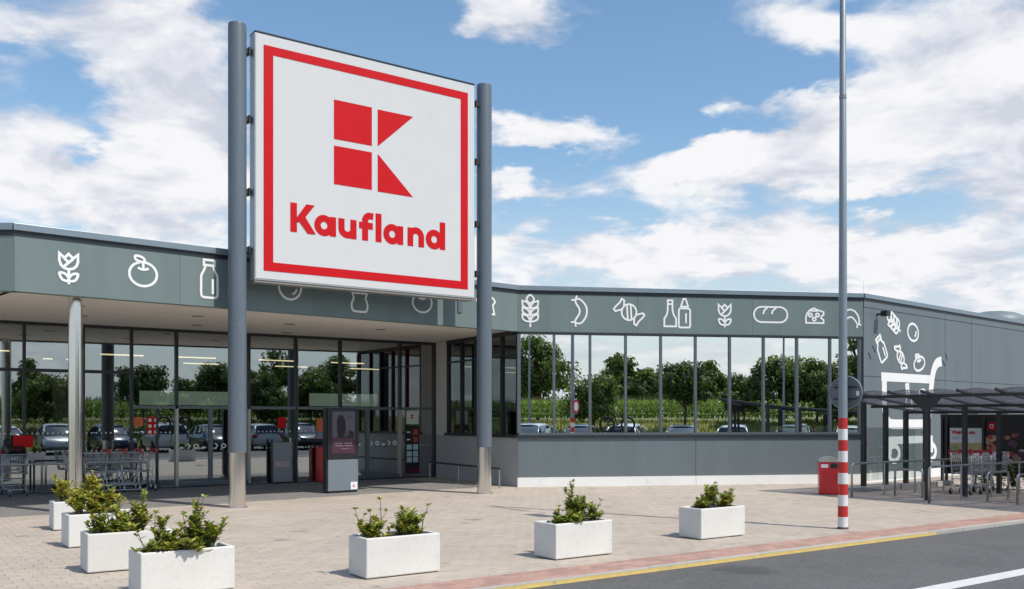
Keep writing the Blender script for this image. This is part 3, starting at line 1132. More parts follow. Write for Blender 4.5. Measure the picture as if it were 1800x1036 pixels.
def squeeze():
    return [([(0.02, 0.58), (0.02, 0.05), (0.1, 0.0), (0.9, 0.0), (0.98, 0.05), (0.98, 0.58), (0.88, 0.64), (0.12, 0.64)], True), ([(0.18, 0.68), (0.4, 0.96), (0.6, 0.96), (0.82, 0.68)], False),
            ([(0.18, 0.7), (0.82, 0.7)], False), ([(0.62, 0.14), (0.62, 0.48)], False)]


def bread():
    return [(arc(0.77, 0.5, 0.22, 0.48, -90, 90, 10) + arc(0.23, 0.5, 0.22, 0.48, 90, 270, 10), True),
            (smooth_line([(0.28, 0.52), (0.31, 0.75), (0.40, 0.93)]), False), (smooth_line([(0.53, 0.52), (0.56, 0.75), (0.66, 0.93)]), False)]


def cheese():
    return [([(0.02, 0.0), (0.98, 0.0), (0.98, 0.22), (0.84, 0.34), (0.86, 0.46), (0.98, 0.56), (0.98, 0.76), (0.66, 0.88), (0.45, 1.0), (0.25, 0.9), (0.08, 0.66), (0.0, 0.35)], True), ([(0.2, 0.84), (0.66, 0.82)], False),
            (arc(0.25, 0.54, 0.09, 0.12, 0, 330, 10), True), (arc(0.64, 0.54, 0.09, 0.12, 0, 330, 10), True), (arc(0.46, 0.26, 0.09, 0.12, 0, 330, 10), True)]


def banana():
    return [(smooth_line([(0.06, 0.42), (0.12, 0.75), (0.38, 0.98), (0.68, 0.92), (0.9, 0.62), (0.94, 0.26), (0.84, 0.24), (0.7, 0.46), (0.5, 0.6), (0.28, 0.5), (0.12, 0.4)], True), True),
            ([(0.0, 0.3), (0.1, 0.44)], False), ([(0.86, 0.24), (0.82, 0.02)], False), ([(0.92, 0.25), (1.04, 0.16)], False)]


def egg():
    return [(arc(0.5, 0.5, 0.5, 0.5, 0, 345, 30), True), (arc(0.45, 0.5, 0.32, 0.28, -50, 30, 8), False)]


def icon(name, fr, fn, a0, a1, z0, z1, rot=0.0, w=ICON_W, b=0.006):
    mb = MB()
    ca, cz = (a0 + a1) / 2, (z0 + z1) / 2
    for k, (pts, cl) in enumerate(fn()):
        out = []
        for x, y in pts:
            dx, dy = (x - 0.5) * (a1 - a0), (y - 0.5) * (z1 - z0)
            out.append((ca + dx * math.cos(rot) - dy * math.sin(rot), cz + dx * math.sin(rot) + dy * math.cos(rot)))
        stroke(mb, fr, out, w, cl, b + 0.0012 * k)
    return mb.build(name, M_white, bld)


icon('tulip_icon', FC, tulip, 0.73, 1.06, 4.22, 4.77)
icon('apple_icon', FC, apple, 1.97, 2.49, 4.31, 4.88)
icon('milk_bottle_icon', FC, milk, 3.36, 3.71, 4.20, 4.95)
icon('tomato_icon', FC, tomato, 5.05, 5.57, 4.31, 4.84)
icon('jar_icon', FC, jar, 6.81, 7.24, 4.18, 4.77)
icon('apple_icon', FC, apple, 8.47, 9.02, 4.29, 4.86)
icon('chef_hat_icon', FC, chef, 10.38, 11.0, 4.40, 4.86)
bpart('fascia_plate', lambda mb: FC.box(mb, 9.80, 9.93, 0.0, 0.03, 4.37, 4.66), M_pylon)
icon('wheat_icon', FW, wheat, 0.10, 0.55, 4.14, 4.97)
icon('sausage_icon', FW, sausage, 1.40, 1.84, 4.18, 4.96)
icon('sweet_icon', FW, candy, 2.55, 3.39, 4.22, 4.92)
icon('wine_bottle_icon', FW, wine, 3.93, 4.27, 4.20, 4.92)
icon('squeeze_bottle_icon', FW, squeeze, 4.33, 4.66, 4.19, 4.98)
icon('tulip_icon', FW, tulip, 5.44, 5.80, 4.21, 4.82)
icon('bread_icon', FW, bread, 6.44, 7.42, 4.36, 4.79)
icon('cheese_icon', FW, cheese, 7.94, 8.47, 4.37, 4.77)
icon('banana_icon', FW, banana, 8.98, 9.54, 4.24, 4.76)
icon('wheat_icon', FS, wheat, 1.50, 1.96, 4.05, 4.95, R(62), 0.07)
icon('egg_icon', FS, egg, 2.56, 3.22, 4.06, 4.56, R(-8), 0.07)
icon('milk_bottle_icon', FS, milk, 0.78, 1.22, 3.38, 4.10, R(32), 0.07)
icon('sweet_icon', FS, candy, 1.66, 2.60, 3.28, 3.80, R(-30), 0.07)
icon('apple_icon', FS, apple, 2.93, 3.62, 3.20, 3.70, R(14), 0.07)
bpart('speed_marks', lambda mb: (stroke(mb, FS, [(0.30, 3.60), (0.42, 3.42)], 0.05), stroke(mb, FS, [(0.52, 3.80), (0.66, 3.62)], 0.05),
                                 stroke(mb, FS, [(4.82, 3.56), (4.98, 3.40)], 0.05), stroke(mb, FS, [(5.02, 3.78), (5.16, 3.58)], 0.05)), M_dark)
# the large shopping trolley painted on the side wall
mb = MB()
W = 0.26
stroke(mb, FS, [(1.0, 2.95), (4.05, 2.95)], 0.25, False, 0.006)
stroke(mb, FS, smooth_line([(1.17, 2.95), (1.17, 2.3), (1.20, 1.95), (1.36, 1.70), (1.62, 1.61), (2.4, 1.60), (3.95, 1.60)]), 0.28, False, 0.008)
stroke(mb, FS, smooth_line([(3.82, 1.55), (3.95, 2.2), (4.10, 2.95), (4.24, 3.28), (4.44, 3.46), (4.74, 3.53)]), 0.30, False, 0.010)
stroke(mb, FS, [(1.36, 1.14), (4.15, 1.14)], 0.22, False, 0.006)
stroke(mb, FS, [(1.47, 1.10), (1.47, 0.72)], 0.24, False, 0.008)
stroke(mb, FS, [(4.05, 1.10), (4.05, 0.74)], 0.24, False, 0.008)
stroke(mb, FS, arc(1.74, 0.76, 0.30, 0.22, 0, 345, 24), 0.15, True, 0.010)
stroke(mb, FS, arc(4.02, 0.76, 0.32, 0.23, 0, 345, 24), 0.15, True, 0.010)
mb.build('painted_trolley', M_white, bld)
icon('milk_bottle_icon', FS, wine, 2.40, 2.78, 2.02, 2.78, R(10), 0.09)
icon('chef_hat_icon', FS, chef, 3.28, 3.72, 2.28, 2.62, 0, 0.09)
# floodlight on the side wall
bpart('floodlight', lambda mb: (FS.box(mb, 0.66, 0.88, 0.16, 0.34, 4.62, 4.76), FS.box(mb, 0.74, 0.80, 0.0, 0.16, 4.66, 4.71)), M_black)

# ================================================================== PYLON SIGN
LP = Vector((-5.487, 18.60, 0))
KS = 0.974


class SignFrame(Frame):
    def p(self, a, b=0.0, z=0.0):
        return self.o + self.x * (a * KS) + self.n * b + Vector((0, 0, 1.8 + (z - 1.8) * KS))

    def box(self, mb, a0, a1, b0, b1, z0, z1):
        o_ = self.p(a0, b0, z0)
        return mb.obox(o_, self.p(a1, b0, z0) - o_, self.n * (b1 - b0), (0, 0, (z1 - z0) * KS))


SGN = SignFrame(LP, U, NP)
sign = empty('pylon_sign', LP, 'tall white square sign with red frame and red K logo between two blue grey pylons', 'sign')
for a in (0.0, 6.073):
    q = SGN.p(a)
    mb = MB()
    mb.lathe([(0.180, 1.10), (0.180, 3.6), (0.182, 3.602), (0.182, 3.63), (0.180, 3.632), (0.180, 9.60), (0.171, 9.65), (0.10, 9.67)], 32, (q.x, q.y, 0))
    py = mb.build('pylon', M_pylon, sign, smooth='auto')
    mb = MB()
    mb.lathe([(0.21, 0.0), (0.21, 0.012), (0.168, 0.02), (0.168, 1.10)], 32, (q.x, q.y, 0))
    mb.build('steel_sleeve', M_steel, py, smooth='auto')
mb = MB()
SGN.box(mb, 0.295, 5.67, -0.10, 0.19, 4.63, 9.72)
box = mb.build('sign_box', M_signbox, sign, bevel=0.012)
mb = MB()
SGN.box(mb, 0.32, 5.645, 0.19, 0.2, 4.665, 9.69)
mb.build('sign_face', M_signface, sign)
mb = MB()
SGN.box(mb, 0.30, 5.665, -0.09, 0.17, 4.585, 4.628)
mb.build('drip_rail', mat('drip_rail', (0.24, 0.235, 0.22), 0.6, var=0.1), sign)
mb = MB()
SGN.box(mb, 0.30, 5.665, -0.12, 0.20, 9.722, 9.75)
mb.build('top_rail', M_dark, sign)
mb = MB()                                   # red frame as four mitred bars
o, i_ = (0.48, 5.47, 4.83, 9.49), (0.685, 5.27, 5.015, 9.31)
b_ = 0.206
for pts in ([(o[0], o[3]), (o[1], o[3]), (i_[1], i_[3]), (i_[0], i_[3])], [(o[0], o[2]), (i_[0], i_[2]), (i_[1], i_[2]), (o[1], o[2])],
            [(o[0], o[2]), (o[0], o[3]), (i_[0], i_[3]), (i_[0], i_[2])], [(o[1], o[2]), (i_[1], i_[2]), (i_[1], i_[3]), (o[1], o[3])]):
    plate(mb, SGN, pts, b_)
mb.build('red_border', M_red, sign)
for pts in ([(2.045, 7.815), (2.95, 7.815), (2.95, 8.665), (2.045, 8.665)], [(2.045, 6.84), (2.95, 6.84), (2.95, 7.67), (2.045, 7.67)],
            [(3.095, 7.83), (3.99, 8.65), (3.095, 8.65)], [(3.095, 6.825), (3.985, 6.82), (3.095, 7.66)]):
    mb = MB()
    plate(mb, SGN, pts, b_)
    mb.build('logo_shape', M_red, sign)
BL, XH, CH, SW = 5.70, 6.13, 6.315, 0.146


def letter(name, strokes, plates=()):
    mb = MB()
    for k, (pts, cl) in enumerate(strokes):
        stroke(mb, SGN, pts, SW, cl, b_ + 0.0012 * k)
    for k, pts in enumerate(plates):
        plate(mb, SGN, pts, b_ + 0.004 + 0.0012 * k)
    mb.build(name, M_red, sign)


def bowl(c, rx, z0=BL, z1=XH):
    return arc(c, (z0 + z1) / 2, rx, (z1 - z0 - SW) / 2 + 0.012, 0, 345, 28)


letter('letter_K', [([(1.13, BL), (1.13, CH)], False)], ([(1.18, 5.90), (1.18, 5.99), (1.41, 6.315), (1.60, 6.315), (1.31, 5.94)], [(1.24, 6.02), (1.355, 6.09), (1.625, 5.70), (1.44, 5.70), (1.20, 6.0)]))
letter('letter_a', [(bowl(1.815, 0.15), True), ([(2.02, BL), (2.02, XH - 0.01)], False)])
letter('letter_u', [([(2.22, XH - 0.01), (2.22, 5.91)] + arc(2.362, 5.905, 0.142, 0.132, 180, 360, 14) + [(2.504, XH - 0.01)], False), ([(2.504, BL), (2.504, 5.95)], False)])
letter('letter_f', [([(2.785, BL), (2.785, 6.13)] + arc(2.90, 6.135, 0.115, 0.120, 180, 80, 10) + [(2.985, 6.245)], False), ([(2.64, 6.03), (2.975, 6.03)], False)])
letter('letter_l', [([(3.115, BL), (3.115, CH + 0.02)], False)])
letter('letter_a', [(bowl(3.455, 0.148), True), ([(3.662, BL), (3.662, XH - 0.01)], False)])
letter('letter_n', [([(3.92, BL), (3.92, XH - 0.01)], False), ([(3.92, 5.87), (3.92, 5.915)] + arc(4.062, 5.925, 0.142, 0.145, 180, 0, 14) + [(4.204, BL)], False)])
letter('letter_d', [(bowl(4.545, 0.15), True), ([(4.77, BL), (4.77, CH + 0.02)], False)])
for z in (9.35, 7.95, 6.45, 5.25):
    for a0, a1 in ((0.15, 0.32), (5.66, 5.95)):
        mb = MB()
        SGN.box(mb, a0, a1, -0.05, 0.05, z - 0.05, z + 0.05)
        SGN.box(mb, (a0 + a1) / 2 - 0.02, (a0 + a1) / 2 + 0.02, -0.08, 0.08, z - 0.075, z + 0.075)
        mb.build('bracket', M_dark, sign)

# ================================================================== CANOPY COLUMN
q = Vector((-8.2, 17.5, 0))
mb = MB()
mb.lathe([(0.17, 0.0), (0.17, 0.015), (0.128, 0.02), (0.128, SOF - 0.001)], 32, q)
tag(mb.build('canopy_column', M_steel, smooth='auto', at=q), 'slim round stainless steel column holding up the left end of the canopy', 'column')

# ================================================================== PLANTERS AND SHRUBS
M_leaf = thin(mat('shrub_leaf', (0.165, 0.225, 0.048), 0.42, var=0.25, vscale=9, island=0.5, spec=0.4), 0.35)
M_leaf_y = thin(mat('shrub_leaf_yellow', (0.46, 0.43, 0.095), 0.45, var=0.2, vscale=9, island=0.35, spec=0.4), 0.35)
M_leaf_b = mat('shrub_leaf_brown', (0.15, 0.085, 0.035), 0.6, var=0.2, vscale=9, island=0.4)
M_stem = mat('shrub_stem', (0.13, 0.095, 0.065), 0.85, var=0.3, vscale=20)

PLX, PLY, PLH = 0.95, 0.46, 0.457
mb = MB()
w_ = 0.045
# open concrete box: walls, rim, floor of the recess
o4 = [(0, 0), (PLX, 0), (PLX, PLY), (0, PLY)]
i4 = [(w_, w_), (PLX - w_, w_), (PLX - w_, PLY - w_), (w_, PLY - w_)]
vs = [(x, y, 0.012) for x, y in o4] + [(x, y, PLH) for x, y in o4] + [(x, y, PLH) for x, y in i4] + [(x, y, PLH - 0.2) for x, y in i4]
fs = [(3, 2, 1, 0)] + [(k, (k + 1) % 4, 4 + (k + 1) % 4, 4 + k) for k in range(4)] + [(4 + k, 4 + (k + 1) % 4, 8 + (k + 1) % 4, 8 + k) for k in range(4)]
fs += [(8 + k, 8 + (k + 1) % 4, 12 + (k + 1) % 4, 12 + k) for k in range(4)] + [(12, 13, 14, 15)]
mb.add(vs, fs)
pl_proto = empty('planter', (0, 0, 0), 'x', 'planter', 'white concrete planters standing on the forecourt')
pbox = mb.build('trough', M_conc, pl_proto, bevel=0.014)
mb = MB()
for x in (0.08, PLX - 0.16):
    mb.box(x, x + 0.08, 0.04, PLY - 0.04, 0.0, 0.0115)
mb.build('foot', M_joint, pl_proto)
mb = MB()
nx, ny = 14, 7
rs = random.Random(5)
gv = []
for j in range(ny + 1):
    for i in range(nx + 1):
        gv.append((w_ + (PLX - 2 * w_) * i / nx, w_ + (PLY - 2 * w_) * j / ny, PLH - 0.055 + rs.uniform(-0.012, 0.012)))
mb.add(gv, [(j * (nx + 1) + i, j * (nx + 1) + i + 1, (j + 1) * (nx + 1) + i + 1, (j + 1) * (nx + 1) + i) for j in range(ny) for i in range(nx)])
mb.build('soil', M_soil, pl_proto, smooth=True)


def leaf(mb, base, d, up, L_, W_):
    d = d.normalized()
    s = d.cross(up)
    if s.length < 1e-4:
        s = Vector((1, 0, 0))
    s.normalize()
    nn = s.cross(d)
    p = [base, base + d * L_ * 0.45 + s * W_ * 0.5 + nn * L_ * 0.06, base + d * L_ * 0.82 + s * W_ * 0.40, base + d * L_ - nn * L_ * 0.05,
         base + d * L_ * 0.82 - s * W_ * 0.40, base + d * L_ * 0.45 - s * W_ * 0.5 + nn * L_ * 0.06, base + d * L_ * 0.55 - nn * L_ * 0.05]
    mb.add(p, [(0, 1, 6), (1, 2, 6), (2, 3, 6), (3, 4, 6), (4, 5, 6), (5, 0, 6)])


def shrub(root, seed, clumps, yellow=0.2, brown=0.04, lsize=0.055, twigs=()):
    """clumps: (x, y, height, spread, stems) in planter coordinates."""
    r = random.Random(seed)
    st, lf = MB(), MB()
    z0 = PLH - 0.06
    for cx, cy, h, sp, ns in clumps:
        for k in range(ns):
            ang = r.uniform(0, 2 * math.pi)
            lean = sp * r.uniform(0.15, 1.0)
            hh = h * (1.0 if k == 0 else r.uniform(0.35, 0.92)) * (1 - 0.25 * (lean / max(sp, 1e-3)) * (k > 0))
            b0 = Vector((cx + r.uniform(-0.03, 0.03), cy + r.uniform(-0.03, 0.03), z0))
            tip = b0 + Vector((math.cos(ang) * lean, math.sin(ang) * lean * 0.75, hh))
            mid = b0.lerp(tip, 0.5) + Vector((r.uniform(-.04, .04), r.uniform(-.04, .04), -0.02 + 0.05 * r.random()))
            tips = [(b0, mid, tip)]
            for q_ in range(r.choice((1, 2, 2, 3))):
                s0 = mid.lerp(tip, r.uniform(0.0, 0.5))
                e0 = s0 + Vector((r.uniform(-0.12, 0.12), r.uniform(-0.10, 0.10), r.uniform(0.05, 0.16) * min(1, h / 0.3)))
                tips.append((s0, s0.lerp(e0, 0.5) + Vector((0, 0, -0.01)), e0))
            for qi, (p0, p1, p2) in enumerate(tips):
                st.tube([p0, p1, p2], 0.006, 5, radii=[0.007 if qi == 0 else 0.004, 0.005 if qi == 0 else 0.003, 0.002])
                nl = int((p2 - p0).length / 0.012) + 8
                bare = r.random() < 0.12
                for i in range(nl):
                    t = 0.25 + 0.75 * (i / nl) ** 0.7 if qi == 0 else 0.15 + 0.85 * (i / nl) ** 0.7
                    if bare and r.random() < 0.6:
                        continue
                    pt = p0.lerp(p1, t * 2) if t < 0.5 else p1.lerp(p2, t * 2 - 1)
                    a = r.uniform(0, 2 * math.pi)
                    up = r.uniform(0.05, 0.9) + (0.4 if t > 0.85 else 0)
                    d = Vector((math.cos(a), math.sin(a), up))
                    x = r.random()
                    lf.cur = 1 if x < yellow * (0.5 + t) else (2 if x > 1 - brown else 0)
                    ll = lsize * r.uniform(0.65, 1.25)
                    leaf(lf, pt + d.normalized() * 0.006, d, Vector((0, 0, 1)), ll, ll * r.uniform(0.45, 0.6))
    for (x0, y0, x1, z1) in twigs:        # nearly bare shoots with a tuft at the tip
        b0 = Vector((x0, y0, z0))
        e0 = Vector((x1, y0 + r.uniform(-.04, .04), z0 + z1))
        m0 = b0.lerp(e0, 0.5) + Vector((r.uniform(-.03, .03), 0, 0.0))
        st.tube([b0, m0, e0], 0.006, 5, radii=[0.008, 0.006, 0.003])
        s1 = m0 + Vector((r.choice((-1, 1)) * r.uniform(.05, .1), 0.02, r.uniform(.06, .12)))
        st.tube([m0, s1], 0.004, 5, radii=[0.004, 0.002])
        for tip, cnt in ((e0, 9), (s1, 5), (m0.lerp(e0, 0.5), 3)):
            for q_ in range(cnt):
                a = r.uniform(0, 6.28)
                d = Vector((math.cos(a), math.sin(a), r.uniform(0.2, 1.2)))
                lf.cur = 1 if r.random() < yellow else 0
                ll = lsize * r.uniform(0.6, 1.0)
                leaf(lf, tip, d, Vector((0, 0, 1)), ll, ll * 0.5)
    st.build('stems', M_stem, root)
    tag(lf.build('leaves', [M_leaf, M_leaf_y, M_leaf_b], root, smooth=False), kind='stuff')


PLANTERS = [
    # front-left corner, planter label, shrub label, clumps
    ((-7.26, 14.74), 'white concrete planter farthest back in the left row, beside the steel column', 'yellow green shrub in the planter farthest back, in front of the steel column', [(0.16, 0.22, 0.46, 0.10, 8), (0.38, 0.25, 0.36, 0.12, 8), (0.60, 0.22, 0.54, 0.10, 8), (0.35, 0.15, 0.18, 0.2, 7)], 0.50, 0.03),
    ((-6.08, 12.77), 'white concrete planter second from the back in the left row', 'bushy yellow green shrub in the second planter from the back of the left row', [(0.18, 0.22, 0.30, 0.10, 8), (0.40, 0.25, 0.42, 0.12, 9), (0.60, 0.22, 0.36, 0.11, 8), (0.4, 0.14, 0.18, 0.22, 8)], 0.45, 0.04),
    ((-4.87, 10.68), 'white concrete planter second from the front in the left row', 'leafy shrub with upright right side in the second planter from the front', [(0.20, 0.2, 0.26, 0.14, 7), (0.42, 0.24, 0.30, 0.18, 9), (0.66, 0.25, 0.46, 0.13, 10), (0.45, 0.13, 0.16, 0.3, 9)], 0.25, 0.04),
    ((-3.66, 9.18), 'large white concrete planter cut off by the bottom edge of the photo', 'shrub with a tall right branch in the nearest planter at the bottom left', [(0.24, 0.24, 0.36, 0.05, 4), (0.30, 0.14, 0.13, 0.2, 9), (0.58, 0.26, 0.52, 0.10, 7), (0.74, 0.22, 0.36, 0.15, 12), (0.52, 0.12, 0.14, 0.26, 10), (0.12, 0.2, 0.12, 0.1, 4)], 0.22, 0.05),
    ((-1.61, 10.30), 'white concrete planter in front of the kiosk, nearest of the right row', 'two sparse clumps of shrub with bare twigs in the planter before the kiosk', [(0.10, 0.26, 0.22, 0.10, 4), (0.25, 0.22, 0.26, 0.06, 3), (0.18, 0.18, 0.14, 0.14, 4), (0.55, 0.24, 0.32, 0.10, 7), (0.74, 0.24, 0.30, 0.12, 7), (0.62, 0.15, 0.13, 0.18, 5)], 0.25, 0.07),
    ((0.55, 11.69), 'white concrete planter below the left end of the mirrored window', 'pointed green shrub with a tall top twig in the middle planter of the right row', [(0.20, 0.2, 0.16, 0.14, 7), (0.45, 0.24, 0.52, 0.09, 8), (0.55, 0.22, 0.34, 0.15, 12), (0.78, 0.2, 0.24, 0.14, 5), (0.4, 0.14, 0.16, 0.2, 9)], 0.12, 0.03),
    ((2.77, 13.64), 'white concrete planter farthest right, left of the striped lamp post', 'low spreading green shrub in the planter left of the striped lamp post', [(0.22, 0.22, 0.20, 0.15, 9), (0.46, 0.24, 0.36, 0.16, 11), (0.70, 0.22, 0.24, 0.16, 8), (0.86, 0.24, 0.26, 0.10, 4)], 0.18, 0.05),
]
TWIGS = {1: [(0.3, 0.2, 0.2, 0.38), (0.5, 0.2, 0.55, 0.42)], 2: [(0.6, 0.25, 0.68, 0.5), (0.3, 0.2, 0.22, 0.36)], 3: [(0.18, 0.2, 0.02, 0.24), (0.25, 0.25, 0.2, 0.42), (0.62, 0.25, 0.70, 0.56), (0.55, 0.2, 0.46, 0.40)],
         4: [(0.12, 0.25, 0.0, 0.36), (0.25, 0.22, 0.27, 0.46), (0.22, 0.2, 0.15, 0.33), (0.82, 0.22, 0.90, 0.36), (0.55, 0.2, 0.52, 0.34), (0.38, 0.2, 0.39, 0.14)],
         5: [(0.45, 0.22, 0.47, 0.56), (0.72, 0.2, 0.90, 0.30), (0.25, 0.2, 0.18, 0.26)], 6: [(0.78, 0.22, 0.93, 0.28), (0.5, 0.22, 0.52, 0.40)]}
for i, ((x, y), pl_lab, sh_lab, clumps, yel, brn) in enumerate(PLANTERS):
    o = pl_proto if i == 0 else copy_tree(pl_proto)
    place(o, (x, y, 0), ROAD_YAW + R((-1.5, 2, -1, 1.5, 0, 0.5, -0.5)[i]), pl_lab)
    s = empty('planter_shrub', (0, 0, 0), sh_lab, 'shrub', 'shrubs growing in the concrete planters')
    shrub(s, 40 + i, clumps, yel, brn, 0.066 if i < 5 else 0.060, TWIGS.get(i, ()))
    place(s, (x, y, 0), ROAD_YAW)

# ================================================================== INFORMATION KIOSK
FK = Frame((-4.34, 21.99, 0), (0.78, 0.625, 0), (0.625, -0.78, 0))
ko = FK.p(0.4, -0.1)
kiosk = empty('display_kiosk', ko, 'grey kiosk with black framed screen standing before the entrance doors', 'kiosk')
mb = MB()
FK.box(mb, 0.0, 0.80, -0.22, 0.0, 0.05, 0.80)
mb.build('base_cabinet', mat('kiosk_grey', (0.17, 0.20, 0.225), 0.4, var=0.05, vscale=3), kiosk, bevel=0.006)
mb = MB()
FK.box(mb, -0.012, 0.812, -0.235, 0.012, 0.803, 2.02)
mb.build('screen_housing', M_black, kiosk, bevel=0.01)
mb = MB()
FK.box(mb, 0.02, 0.78, -0.2, -0.02, 0.0, 0.05)
mb.build('plinth', M_black, kiosk)
mb = MB()
FK.box(mb, -0.03, -0.001, -0.21, -0.03, 0.05, 2.0)
mb.build('side_panel', M_dark, kiosk)


def em(name, col, s=0.18):
    return mat(name, tuple(c * 0.4 for c in col), 0.25, emit=col, estr=s)


mb = MB()
plate(mb, FK, [(0.10, 0.94), (0.70, 0.94), (0.70, 1.94), (0.10, 1.94)], 0.015)
scr = mb.build('screen', em('screen_violet', (0.13, 0.05, 0.085)), kiosk)
mb = MB()
plate(mb, FK, [(0.10, 1.34), (0.70, 1.30), (0.70, 1.94), (0.10, 1.94)], 0.017)
mb.build('picture_sky', em('screen_sky', (0.15, 0.14, 0.18)), scr)
mb = MB()
plate(mb, FK, [(0.24, 1.32), (0.44, 1.30), (0.46, 1.52), (0.44, 1.74), (0.36, 1.86), (0.26, 1.84), (0.21, 1.68)], 0.019)
mb.build('picture_figure', em('screen_dark', (0.025, 0.022, 0.028)), scr)
mb = MB()
plate(mb, FK, [(0.46, 1.31), (0.68, 1.31), (0.66, 1.45), (0.55, 1.50)], 0.0195)
mb.build('picture_figure', em('screen_dark', (0.025, 0.022, 0.028)), scr)
mb = MB()
plate(mb, FK, [(0.47, 1.76), (0.64, 1.78), (0.60, 1.86), (0.50, 1.84)], 0.020)
mb.build('picture_figure', em('screen_tan', (0.15, 0.09, 0.09)), scr)
mb = MB()
plate(mb, FK, [(0.40, 1.36), (0.56, 1.36), (0.54, 1.47), (0.44, 1.46)], 0.020)
mb.build('picture_figure', em('screen_tan', (0.15, 0.09, 0.09)), scr)
for z, a0, a1, h in ((1.165, 0.16, 0.58, 0.035), (1.11, 0.18, 0.62, 0.03), (1.04, 0.32, 0.60, 0.02)):
    mb = MB()
    a = a0
    k = 0
    while a < a1:
        w_k = 0.022 + 0.012 * ((k * 5) % 3)
        if k % 6 != 5:
            plate(mb, FK, [(a, z), (a + w_k, z), (a + w_k, z + h), (a, z + h * 0.8)], 0.019)
        a += w_k + 0.008
        k += 1
    tag(mb.build('caption_line', em('screen_text', (0.40, 0.30, 0.35)), scr), kind='stuff')
mb = MB()
plate(mb, FK, [(0.595, 0.07), (0.775, 0.07), (0.775, 0.25), (0.595, 0.25)], 0.006)
lab = mb.build('sticker', M_white, kiosk)
mb = MB()
for pts in ([(0.655, 0.155), (0.682, 0.155), (0.682, 0.182), (0.655, 0.182)], [(0.655, 0.125), (0.682, 0.125), (0.682, 0.150), (0.655, 0.150)],
            [(0.687, 0.155), (0.714, 0.182), (0.687, 0.182)], [(0.687, 0.125), (0.714, 0.125), (0.687, 0.150)]):
    plate(mb, FK, pts, 0.009)
mb.build('sticker_mark', M_red, lab)

# ================================================================== LAMP POST WITH STRIPES AND ROUND SIGN
PX = Vector((5.34, 15.03, 0))
post = empty('lamp_post', PX, 'tall galvanised lamp post with red and white striped foot at the kerb', 'lamp post')


def pr(z):
    return 0.078 - 0.0036 * z


mb = MB()
mb.lathe([(pr(1.79), 1.79), (pr(4), 4.0), (pr(4), 4.0), (pr(9.6), 9.6), (0.03, 9.62)], 24, PX)
mb.lathe([(0.058, 6.94), (0.058, 7.0)], 24, PX)
mb.build('shaft', M_galv, post, smooth='auto')
for k in range(10):
    z1 = 1.79 - 0.177 * k
    z0 = z1 - 0.177
    mb = MB()
    mb.lathe([(pr(z0) + 0.001, z0 if k < 9 else 0.02), (pr(z1) + 0.001, z1)], 24, PX)
    mb.build('stripe', M_stripe_r if k % 2 == 0 else M_stripe_w, post, smooth='auto')
mb = MB()
mb.lathe([(0.088, 0.0), (0.088, 0.02), (0.082, 0.035)], 24, PX)
mb.build('base_collar', mat('rusty_collar', (0.10, 0.07, 0.05), 0.8, var=0.3, vscale=30), post, smooth='auto')
mb = MB()
mb.obox(PX + Vector((-0.079, -0.05, 0.62)), (0.02, 0, 0), (0, 0.06, 0), (0, 0, 0.1))
mb.build('hatch_cover', M_stripe_r, post)
mb = MB()
mb.tube([PX + Vector((0, 0, 9.55)), PX + Vector((0.3, -0.4, 9.75)), PX + Vector((0.9, -1.2, 9.85))], 0.035, 8)
mb.obox(PX + Vector((0.8, -1.75, 9.80)), (0.28, 0.1, 0), (0.35, -0.5, 0), (0, 0, 0.12))
mb.build('lamp_arm', M_galv, post)
dc = PX + Vector((0.085, 0.115, 2.20))
rs_ = empty('round_road_sign', dc, 'round grey back of a road sign clamped behind the lamp post', 'road sign')
yd = Vector((0.66, 0.75, 0)).normalized()
xd = Vector((yd.y, -yd.x, 0))


def disc(mb, c, r0, r1, th, n=40):
    ring0 = [c + xd * r0 * math.cos(2 * math.pi * k / n) + Vector((0, 0, r0 * math.sin(2 * math.pi * k / n))) for k in range(n)]
    ring1 = [c + yd * th + xd * r1 * math.cos(2 * math.pi * k / n) + Vector((0, 0, r1 * math.sin(2 * math.pi * k / n))) for k in range(n)]
    mb.add(ring0 + ring1, [tuple(range(n))[::-1], tuple(range(n, 2 * n))] + [(k, (k + 1) % n, n + (k + 1) % n, n + k) for k in range(n)])


mb = MB()
disc(mb, dc, 0.262, 0.262, 0.004)
mb.build('back_plate', mat('sign_back', (0.15, 0.165, 0.185), 0.5, metal=0.3, var=0.08, vscale=6), rs_)
mb = MB()
n = 40
mb.tube([dc + xd * 0.268 * math.cos(2 * math.pi * k / n) + Vector((0, 0, 0.268 * math.sin(2 * math.pi * k / n))) for k in range(n)], 0.011, 6, closed=True)
mb.build('rim', M_galv, rs_, smooth=True)
mb = MB()
disc(mb, dc + yd * 0.006, 0.255, 0.255, 0.002)
mb.build('front_face', M_red, rs_)
mb = MB()
disc(mb, dc + yd * 0.010, 0.17, 0.17, 0.002)
mb.build('front_field', M_white, rs_)
for z in (0.09, -0.10):
    mb = MB()
    mb.obox(dc + Vector((0, 0, z - 0.012)) - xd * 0.19 - yd * 0.03, xd * 0.38, yd * 0.028, (0, 0, 0.024))
    mb.build('clamp_rail', M_dark, rs_)
mb = MB()
mb.obox(dc + xd * 0.175 + Vector((0, 0, -0.05)) - yd * 0.006, xd * 0.05, yd * 0.003, (0, 0, 0.075))
mb.build('sticker', M_white, rs_)

